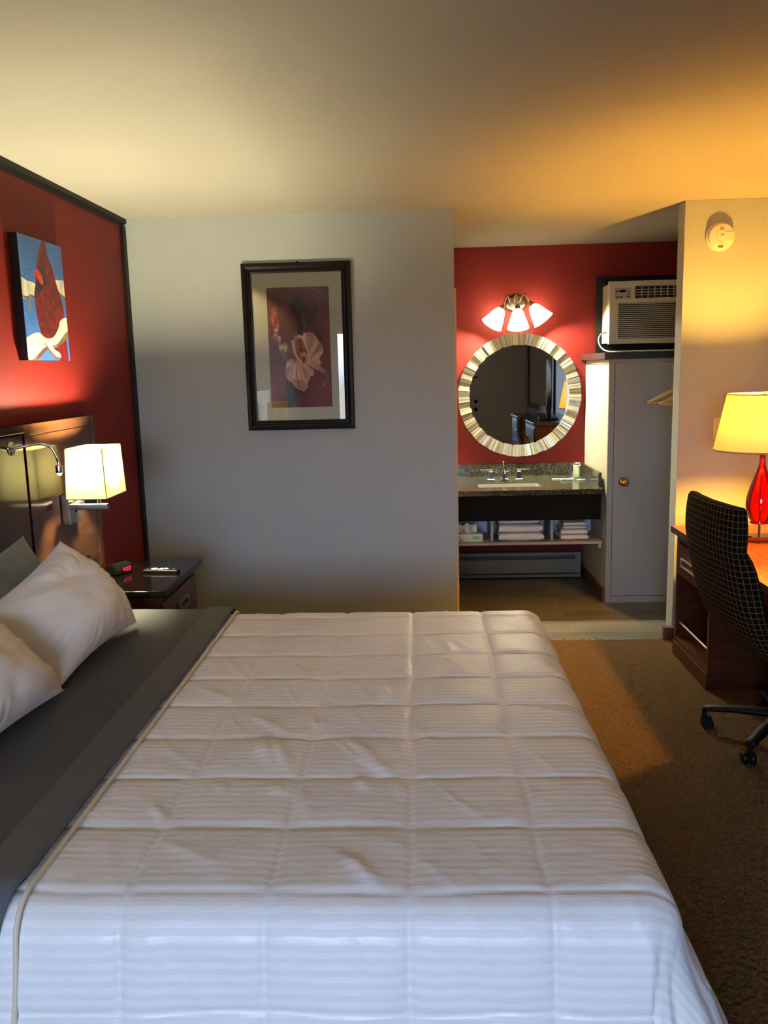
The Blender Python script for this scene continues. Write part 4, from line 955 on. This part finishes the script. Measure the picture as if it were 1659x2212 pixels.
# raise the rod above the ledge
for v in rd.data.vertices: v.co.z += 0.0
def hanger(y, rz, label, dx=0.):
    e = empty('clothes_hanger', (1.70+dx, y, 1.50), label, 'hanger', 'wooden hangers')
    Mh = Matrix.Translation((1.70+dx, y, 0)) @ Matrix.Rotation(rz, 4, 'Z')
    t = B(); prism(t, [(-.262, 1.335), (-.268, 1.348), (-.20, 1.385), (-.10, 1.432), (-.02, 1.462), (.02, 1.462), (.10, 1.432), (.20, 1.385), (.268, 1.348), (.262, 1.335), (.245, 1.338), (.10, 1.405), (.02, 1.432), (-.02, 1.432), (-.10, 1.405), (-.245, 1.338)], -.009, .009, 'y')
    bmesh.ops.bevel(t, geom=t.edges[:], offset=.003, segments=1, affect='EDGES'); bmesh.ops.transform(t, matrix=Mh, verts=t.verts); build('shoulder', t, M_HANG, e, auto=True)
    t = B(); tube(t, [(-.25, 0, 1.338), (.25, 0, 1.338)], .0055, 10); bmesh.ops.transform(t, matrix=Mh, verts=t.verts); build('trouser_bar', t, M_HANG, e, smooth=True)
    t = B(); hook = [(0, 0, 1.44), (0, 0, 1.66), (.012, 0, 1.675)]+[(.0+.027*math.sin(a_), 0, 1.712+.022*-math.cos(a_)) for a_ in np.linspace(.9, 4.6, 12)]
    hook = [(0, 0, 1.44), (0, 0, 1.67), (.010, 0, 1.685), (.018, 0, 1.70), (.018, 0, 1.716), (.010, 0, 1.728), (0, 0, 1.731), (-.011, 0, 1.728), (-.018, 0, 1.716)]
    tube(t, smoothpath(hook, 4), .002, 8); bmesh.ops.transform(t, matrix=Mh, verts=t.verts); build('hook', t, M_CHROME, e, smooth=True)
hanger(5.22, math.radians(8), 'front wooden clothes hanger of the two beside the closet door', .0)
hanger(5.40, math.radians(-10), 'rear wooden clothes hanger of the two beside the closet door', -.012)

# ------------------------------------------------------------------ right wall items
sd = empty('smoke_detector', (1.626, YB, 2.245), 'round cream smoke detector high on the wall above the desk lamp', 'smoke detector')
SDo = (1.626, YB, 2.245)
build('base', lathe(B(), [(.074, 0), (.076, .006), (.074, .018), (.068, .020)], SDo, (0, -1, 0), 48), M_WHITE, sd, auto=True)
build('cover', lathe(B(), [(.066, .018), (.069, .022), (.067, .040), (.058, .047), (.0, .049)], SDo, (0, -1, 0), 48), M_WHITE, sd, auto=True)
t = B(); tube(t, [(1.622+.030*math.cos(a_), YB-.0475, 2.247+.030*math.sin(a_)) for a_ in np.linspace(.3, 2*PI*.75, 26)], .0012, 6); build('cover_groove', t, M_SHELFW, sd)
t = B(); lathe(t, [(0, .053), (.010, .052), (.011, .047)], (1.626, YB, 2.245), (0, -1, 0), 24); build('test_button', t, M_WHITE, sd, smooth=True)
obox('battery_door', (1.642, 1.683, YB-.051, YB-.047, 2.225, 2.265), M_WHITE, sd, bev=.001)
t = B()
for k in range(3): box(t, 1.606, 1.632, YB-.049, YB-.0465, 2.196-k*.006, 2.198-k*.006)
build('sounder_slots', t, mat('slot_brown', (96, 72, 44), .6), sd); t = B()
for k in range(3): box(t, 1.612, 1.634, YB-.049, YB-.0465, 2.290-k*.006, 2.2915-k*.006)
build('sounder_slots', t, mat('slot_brown', (96, 72, 44), .6), sd)
sp_ = empty('light_switch', (1.665, YB, 1.216), 'cream wall switch plate half hidden behind the desk lamp shade', 'switch')
obox('switch_plate', (1.629, 1.701, YB-.006, YB, 1.155, 1.277), M_WHITE, sp_, bev=.002)
obox('toggle', (1.660, 1.670, YB-.016, YB-.006, 1.205, 1.228), M_WHITE, sp_, bev=.002)

# ------------------------------------------------------------------ desk
dk = empty('desk', (1.70, 3.75, 0), 'cherry wood writing desk with drawer pedestal along the right wall', 'desk')
DZT = .718; DXF = 1.345
DEND = 4.56
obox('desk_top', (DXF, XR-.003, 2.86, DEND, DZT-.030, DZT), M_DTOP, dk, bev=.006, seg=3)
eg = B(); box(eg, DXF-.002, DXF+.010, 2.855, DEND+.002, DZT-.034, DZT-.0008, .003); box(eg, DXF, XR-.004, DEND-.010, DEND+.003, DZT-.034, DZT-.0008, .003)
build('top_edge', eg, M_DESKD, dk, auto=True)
PX, P0y, P1y = 1.375, 4.0, 4.60
t = B()
box(t, PX, XR-.004, P0y, P0y+.020, .0, DZT-.031); box(t, PX, XR-.004, P1y-.075, P1y-.055, 0, DZT-.031)
box(t, XR-.02, XR-.004, P0y+.020, P1y-.075, 0, DZT-.031)
build('pedestal_side', t, M_DESK, dk)
obox('pedestal_rail', (PX+.002, XR-.02, P0y+.020, P1y-.075, DZT-.075, DZT-.034), M_DESK, dk, bev=.001)
dw = obox('drawer', (PX-.006, XR-.05, P0y+.026, P1y-.080, .470, DZT-.080), M_DESK, dk, bev=.002)
hb_ = B(); hy0, hy1, hz0, hz1 = 4.18, 4.44, .520, .566
for d in ((hy0, hy1, hz0, hz0+.006), (hy0, hy1, hz1-.006, hz1), (hy0, hy0+.008, hz0+.006, hz1-.006), (hy1-.008, hy1, hz0+.006, hz1-.006)): box(hb_, PX-.014, PX-.006, d[0], d[1], d[2], d[3], .001)
build('handle', hb_, M_SATIN, dw)
obox('pedestal_floor', (PX+.002, XR-.02, P0y+.020, P1y-.075, .09, .110), M_DESK, dk, bev=.001)
obox('shelf', (PX+.15, XR-.02, P0y+.020, P1y-.075, .445, .462), M_DESK, dk, bev=.001)
rr_ = B(); tube(rr_, [(PX+.02, P0y+.021, .19), (PX+.02, P1y-.076, .19)], .006, 10); build('shelf_rail', rr_, M_SATIN, dk)
pb = B(); box(pb, PX-.006, XR-.004, P0y-.006, P1y-.05, 0, .085, .003); build('plinth', pb, M_DESK, dk, auto=True)
obox('modesty_panel', (XR-.06, XR-.04, 2.9, P0y, .2, DZT-.031), M_DESK, dk, bev=.001)
obox('end_panel', (PX+.01, XR-.004, 2.87, 2.895, 0, DZT-.031), M_DESK, dk, bev=.001)

# table lamp
LX, LY = 1.650, 4.15
lp = empty('table_lamp', (LX, LY, DZT), 'lit table lamp with red glass bottle body and cream drum shade on the desk', 'lamp')
lb_ = obox('base', (LX-.080, LX+.080, LY-.055, LY+.055, DZT+.001, DZT+.024), mat('lamp_base_brass', (150, 120, 84), .22, .9), lp, bev=.002)
obox('switch', (LX-.066, LX-.052, LY-.045, LY-.036, DZT+.024, DZT+.028), M_BLACK, lb_, bev=.001)
t = B(); tube(t, [(LX, LY, DZT+.02), (LX, LY, 1.18)], .0065, 14); build('rod', t, M_CHROME, lp, smooth=True)
gb = .800
t = B(); lathe(t, [(.012, gb+.004), (.044, gb+.002), (.046, gb+.006), (.040, gb+.012), (.052, gb+.030), (.062, gb+.055), (.0675, gb+.085), (.0665, gb+.115), (.060, gb+.150), (.048, gb+.190), (.036, gb+.225), (.024, gb+.260), (.0165, gb+.285), (.0135, gb+.305), (.0135, gb+.335)], (LX, LY, 0), seg=64)
build('glass_body', t, M_REDGLASS, lp, smooth=True)
t = B(); lathe(t, [(0, 1.140), (.021, 1.140), (.022, 1.144), (.012, 1.148), (.008, 1.165), (0, 1.165)], (LX, LY, 0), seg=32); build('collar', t, M_BRASS, lp, smooth=True)
t = B(); lathe(t, [(.225, 1.163), (.172, 1.430)], (LX, LY, 0), seg=96); sh2 = build('lamp_shade', t, M_SHADE2, lp, smooth=True)
t = B()
t.free()
for r_, z in ((.225, 1.163), (.172, 1.430)):
    t = tube(B(), [(LX+r_*math.cos(a_), LY+r_*math.sin(a_), z) for a_ in np.linspace(0, 2*PI, 96, endpoint=False)], .0045 if z < 1.2 else .003, 8, closed=True)
    build('shade_trim', t, mat('shade_trim', (190, 160, 118), .7), sh2, smooth=True)
t = B(); tube(t, [(LX+.008, LY, 1.19), (LX+.05, LY, 1.24), (LX+.05, LY, 1.36), (LX, LY, 1.425), (LX-.05, LY, 1.36), (LX-.05, LY, 1.24), (LX-.008, LY, 1.19)], .0015, 6); lathe(t, [(0, 1.445), (.008, 1.44), (.008, 1.428), (0, 1.425)], (LX, LY, 0), seg=12)
for a_ in (0, 2*PI/3, 4*PI/3): tube(t, [(LX, LY, 1.428), (LX+.17*math.cos(a_), LY+.17*math.sin(a_), 1.428)], .0015, 6)
build('harp', t, M_STEEL, lp)
t = B(); tube(t, [(LX, LY, 1.165), (LX, LY, 1.252)], .015, 16); build('socket', t, M_BRASS, lp)
build('bulb', lathe(B(), [(0, .045), (.020, .038), (.028, .015), (.026, -.005), (.014, -.035), (.012, -.055)], (LX, LY, 1.305), seg=20), M_BULBD, lp, smooth=True)

# ------------------------------------------------------------------ office chair
CX, CY = 1.502, 3.432
ch = empty('office_chair', (CX, CY, 0), 'dark plaid upholstered office chair with black swivel base pulled to the desk', 'chair')
rot = math.radians(4.5); fwd = Vector((math.cos(rot), math.sin(rot), 0)); lat = Vector((-fwd.y, fwd.x, 0))
yc = 3.362; DXC = -.030
# profile tables: z, rear x, front x (absolute X at lateral centre)
prof = [(1.052, 1.168, 1.168), (1.050, 1.150, 1.186), (1.040, 1.141, 1.194), (1.0, 1.136, 1.198), (.95, 1.133, 1.199), (.905, 1.134, 1.198), (.885, 1.136, 1.197), (.872, 1.138, 1.206), (.85, 1.141, 1.222), (.80, 1.149, 1.245), (.75, 1.160, 1.258), (.70, 1.172, 1.268), (.65, 1.187, 1.278), (.60, 1.205, 1.29), (.55, 1.228, 1.31), (.50, 1.258, 1.34), (.46, 1.290, 1.37), (.43, 1.330, 1.40), (.415, 1.40, 1.42)]
W2 = .245
nz = 70; ts = np.linspace(0, len(prof)-1, nz)
pr_ = np.array(prof); pr_[:, 1:] += DXC; zz = np.interp(ts, range(len(prof)), pr_[:, 0]); xr = np.interp(ts, range(len(prof)), pr_[:, 1]); xf = np.interp(ts, range(len(prof)), pr_[:, 2])
nc = 64; rings = np.zeros((nz, nc+1, 3)); uvs = np.zeros((nz, nc+1, 2))
arcl = np.concatenate([[0], np.cumsum(np.hypot(np.diff(zz), np.diff(xr)))])
for i in range(nz):
    hw = W2*(1-.05*max(0, (zz[i]-.95)/.1)**2)*(1-.10*max(0, (.60-zz[i])/.2)); th = (xf[i]-xr[i])/2; xm = (xf[i]+xr[i])/2
    per = 0; prev = None
    for k in range(nc+1):
        a_ = 2*PI*k/nc; c, s_ = math.cos(a_), math.sin(a_)
        l = math.copysign(abs(c)**.28, c)*hw; x = math.copysign(abs(s_)**.45, s_)*th
        curve = .030*(abs(l)/W2)**2
        P_ = Vector((xm, yc, zz[i]))+lat*l+fwd*(x+curve-(.0))
        if prev is not None: per += (P_-prev).length
        prev = P_
        rings[i, k] = P_; uvs[i, k] = (l/.0245 if abs(c) > 0 else 0, arcl[i]/.0235)
    # continuous around the ring
    dd_ = np.concatenate([[0], np.cumsum(np.linalg.norm(np.diff(rings[i], axis=0), axis=1))]); uvs[i, :, 0] = dd_/.0250
# normalise horizontal repeat so that lines stay vertical
uref = uvs[nz//2, :, 0].copy(); uvs[:, :, 0] = uref[None, :]
back = gridmesh('backrest', rings, M_PLAID, ch, uv=uvs)
# seat
sx_ = np.linspace(0, 1, 40); prof_s = []
t = []
def seat_pt(u, v, side):
    # u along fwd -1..1, v along lat -1..1
    d = (max(abs(u), abs(v)))
    f = (1-abs(u)**5)**.5*(1-abs(v)**5)**.5 if abs(u) < 1 and abs(v) < 1 else 0
    c = Vector((1.545, 3.385, .452))
    return c+fwd*(u*.245)*(1-.03*v*v)+lat*(v*.245)+Vector((0, 0, (.050*f if side > 0 else -.03*f)))
for side in (1, -1):
    u_ = np.linspace(-1, 1, 40); G = np.array([[seat_pt(u, v, side)[:] for v in u_] for u in u_]); UU = np.array([[((u*.245)/.025, (v*.245)/.025) for v in u_] for u in u_]); t.append((G, UU))
so_ = gridmesh('seat', t[0][0], M_PLAID, ch, uv=t[0][1])
so2 = gridmesh('seat_pan', t[1][0], M_BLKM, ch)
# arms
for s in (-1, 1):
    base = Vector((1.50, 3.385, .44))+lat*(s*.262)
    pth = smoothpath([base+lat*(s*-.05)+Vector((0, 0, -.02)), base+lat*(s*.02)+Vector((0, 0, -.01)), base+lat*(s*.035)+Vector((.0, 0, .10)), base+lat*(s*.03)+Vector((-.01, 0, .19))], 6)
    arm = build('armrest_post', tube(B(), pth, [.018]*len(pth), 10), M_BLACK, ch, smooth=True)
    c = base+lat*(s*.03)+Vector((-.02, 0, .20)); Ma = Matrix.Translation(c) @ Matrix.Rotation(rot, 4, 'Z')
    t = B(); box(t, -.13, .12, -.03, .03, -.012, .014, .010, 3, M=Ma); build('armrest_pad', t, M_BLACK, ch, auto=True)
t = B(); lathe(t, [(0, .09), (.032, .09), (.032, .11), (.027, .112), (.027, .26), (.018, .262), (.018, .40), (.05, .41), (.05, .42), (0, .42)], (CX, CY, 0), seg=28); build('gas_column', t, M_BLACK, ch, auto=True)
obox('seat_mechanism', (CX-.10, CX+.12, CY-.12, CY+.04, .405, .425), M_BLACK, ch, bev=.008)
hub = B(); lathe(hub, [(0, .085), (.045, .085), (.048, .10), (.042, .135), (0, .138)], (CX, CY, 0), seg=28); build('base_hub', hub, M_BLACK, ch, auto=True)
for k in range(5):
    a_ = math.radians(81.5+72*k); d = Vector((math.cos(a_), math.sin(a_), 0)); s_ = Vector((-d.y, d.x, 0)); c0 = Vector((CX, CY, 0))
    t = B(); n_ = 12; rg = []
    for i in range(n_):
        f = i/(n_-1); r_ = .03+.285*f; z = .118-.028*f**2; w = .030-.008*f; hh = .020-.006*f
        rg.append([t.verts.new(c0+d*r_+s_*(w*math.cos(q))+Vector((0, 0, z+hh*math.sin(q)))) for q in [2*PI*j/14 for j in range(14)]])
    for A1, C1 in zip(rg, rg[1:]):
        for j in range(14): t.faces.new((A1[j], A1[(j+1) % 14], C1[(j+1) % 14], C1[j]))
    t.faces.new(rg[0]); t.faces.new(rg[-1][::-1])
    leg = build('base_leg', t, M_BLACK, ch, smooth=True)
    w0 = c0+d*.312; yaw = a_+random.uniform(.2, 1.0); wd = Vector((math.cos(yaw), math.sin(yaw), 0)); ws = Vector((-wd.y, wd.x, 0))
    t = B()
    for s in (-1, 1): lathe(t, [(0, -.010), (.022, -.010), (.0255, -.005), (.0255, .005), (.022, .010), (0, .010)], w0+ws*(s*.015)+wd*-.012+Vector((0, 0, .0265)), ws, 24)
    tube(t, [w0+Vector((0, 0, .095)), w0+Vector((0, 0, .05))], .010, 10)
    box(t, -.024, .020, -.006, .006, .020, .058, .003, M=Matrix.Translation(w0+wd*-.006) @ Matrix.Rotation(yaw, 4, 'Z'))
    build('caster', t, M_BLACK, leg, auto=True)

# ------------------------------------------------------------------ items seen only in the round mirror
ds = empty('dresser', (1.7, 1.7, 0), 'tall cherry dresser carrying the television, seen in the round mirror', 'dresser')
obox('body', (1.40, XR-.003, .68, 2.74, .06, .895), M_DESK, ds, bev=.003); obox('plinth', (1.42, XR-.003, .70, 2.72, 0, .06), M_HEADD, ds, bev=0)
obox('top', (1.375, XR-.003, .65, 2.77, .896, .93), M_DESKD, ds, bev=.006)
for j in range(2):
    for k in range(3):
        q = obox('drawer', (1.388, 1.40, .72+j*1.01, .72+j*1.01+.98, .10+k*.262, .10+k*.262+.24), M_DESK, ds, bev=.003)
        h2 = B(); box(h2, 1.368, 1.388, 1.16+j*1.01, 1.28+j*1.01, .21+k*.262, .225+k*.262, .002); build('handle', h2, M_SATIN, q)
tv = empty('television', (1.68, 2.2, .931), 'black flat television on the dresser, seen edge-on in the round mirror', 'television')
Mt = Matrix.Translation((1.66, 2.12, 0)) @ Matrix.Rotation(math.radians(9), 4, 'Z')
t = B(); box(t, -.03, .03, -.46, .46, 1.03, 1.66, .008, M=Mt); build('cabinet', t, M_GLOSSB, tv, auto=True)
t = B(); box(t, -.0315, -.0303, -.435, .435, 1.07, 1.635, M=Mt); build('screen', t, M_GLOSSB, tv)
t = B(); box(t, -.12, .12, -.22, .22, .931, .945, .005, M=Mt); box(t, -.02, .02, -.06, .06, .944, 1.04, .004, M=Mt); build('stand', t, M_BLACK, tv)
wm = empty('wall_mirror', (XR, 0, 1.4), 'tall dark framed mirror on the right wall, seen only in the round mirror', 'mirror')
obox('mirror_glass', (XR-.014, XR-.010, -1.9, .45, .98, 2.0), M_MIRROR, wm, bev=0)
t = B()
for d in ((-1.98, -1.9, .90, 2.08), (.45, .53, .90, 2.08), (-1.9, .45, .90, .98), (-1.9, .45, 2.0, 2.08)): box(t, XR-.03, XR, d[0], d[1], d[2], d[3], .004)
build('frame', t, M_HEADD, wm, auto=True)

# ------------------------------------------------------------------ lights
def point(name, loc, power, col, r=.03):
    l = bpy.data.lights.new(name, 'POINT'); l.energy = power; l.color = lin(col); l.shadow_soft_size = r
    o = bpy.data.objects.new(name, l); COL.objects.link(o); o.location = loc; return o
# daylight through the window
w = bpy.data.worlds.new('daylight'); sc.world = w; w.use_nodes = True; N = w.node_tree.nodes; L = w.node_tree.links
bg = N['Background']; tc = N.new('ShaderNodeTexCoord'); sp = N.new('ShaderNodeSeparateXYZ'); L.new(tc.outputs['Generated'], sp.inputs[0])
r = N.new('ShaderNodeValToRGB'); e = r.color_ramp.elements; e[0].position = .0; e[0].color = (.16, .17, .17, 1); e[1].position = 1; e[1].color = (.36, .56, 1.0, 1)
mr_ = N.new('ShaderNodeMapRange'); mr_.inputs[1].default_value = -1; mr_.inputs[2].default_value = 1; L.new(sp.outputs['Z'], mr_.inputs[0]); L.new(mr_.outputs[0], r.inputs[0])
q = e.new(.49); q.color = (.20, .21, .21, 1); q = e.new(.52); q.color = (.52, .68, 1.0, 1); L.new(r.outputs[0], bg.inputs[0]); bg.inputs[1].default_value = 25
pl = bpy.data.lights.new('window_portal', 'AREA'); pl.shape = 'RECTANGLE'; pl.size = WX1-WX0; pl.size_y = WZ1-WZ0; pl.cycles.is_portal = True
po_ = bpy.data.objects.new('window_portal', pl); COL.objects.link(po_); po_.location = ((WX0+WX1)/2, YF-.02, (WZ0+WZ1)/2); po_.rotation_euler = (math.radians(90), 0, 0)

# ------------------------------------------------------------------ camera
F = 1830.0
p_, y_, r_ = math.radians(9.562), math.radians(2.583), math.radians(-1.456)
f = Vector((-math.sin(y_)*math.cos(p_), math.cos(y_)*math.cos(p_), -math.sin(p_)))
rt = Vector((math.cos(y_), math.sin(y_), 0)); up = rt.cross(f)
rr = rt*math.cos(r_)+up*math.sin(r_); uu = up*math.cos(r_)-rt*math.sin(r_)
cam = bpy.data.cameras.new('camera'); co = bpy.data.objects.new('camera', cam); COL.objects.link(co)
cam.sensor_fit = 'HORIZONTAL'; cam.sensor_width = 36; cam.lens = 36*F/1659; cam.clip_start = .02
co.matrix_world = Matrix(((rr.x, uu.x, -f.x, 0), (rr.y, uu.y, -f.y, 0), (rr.z, uu.z, -f.z, 1.59), (0, 0, 0, 1)))
sc.camera = co
vs = sc.view_settings; vs.view_transform = 'Standard'; vs.look = 'None'; vs.gamma = 1; vs.use_curve_mapping = False; vs.exposure = 0.18
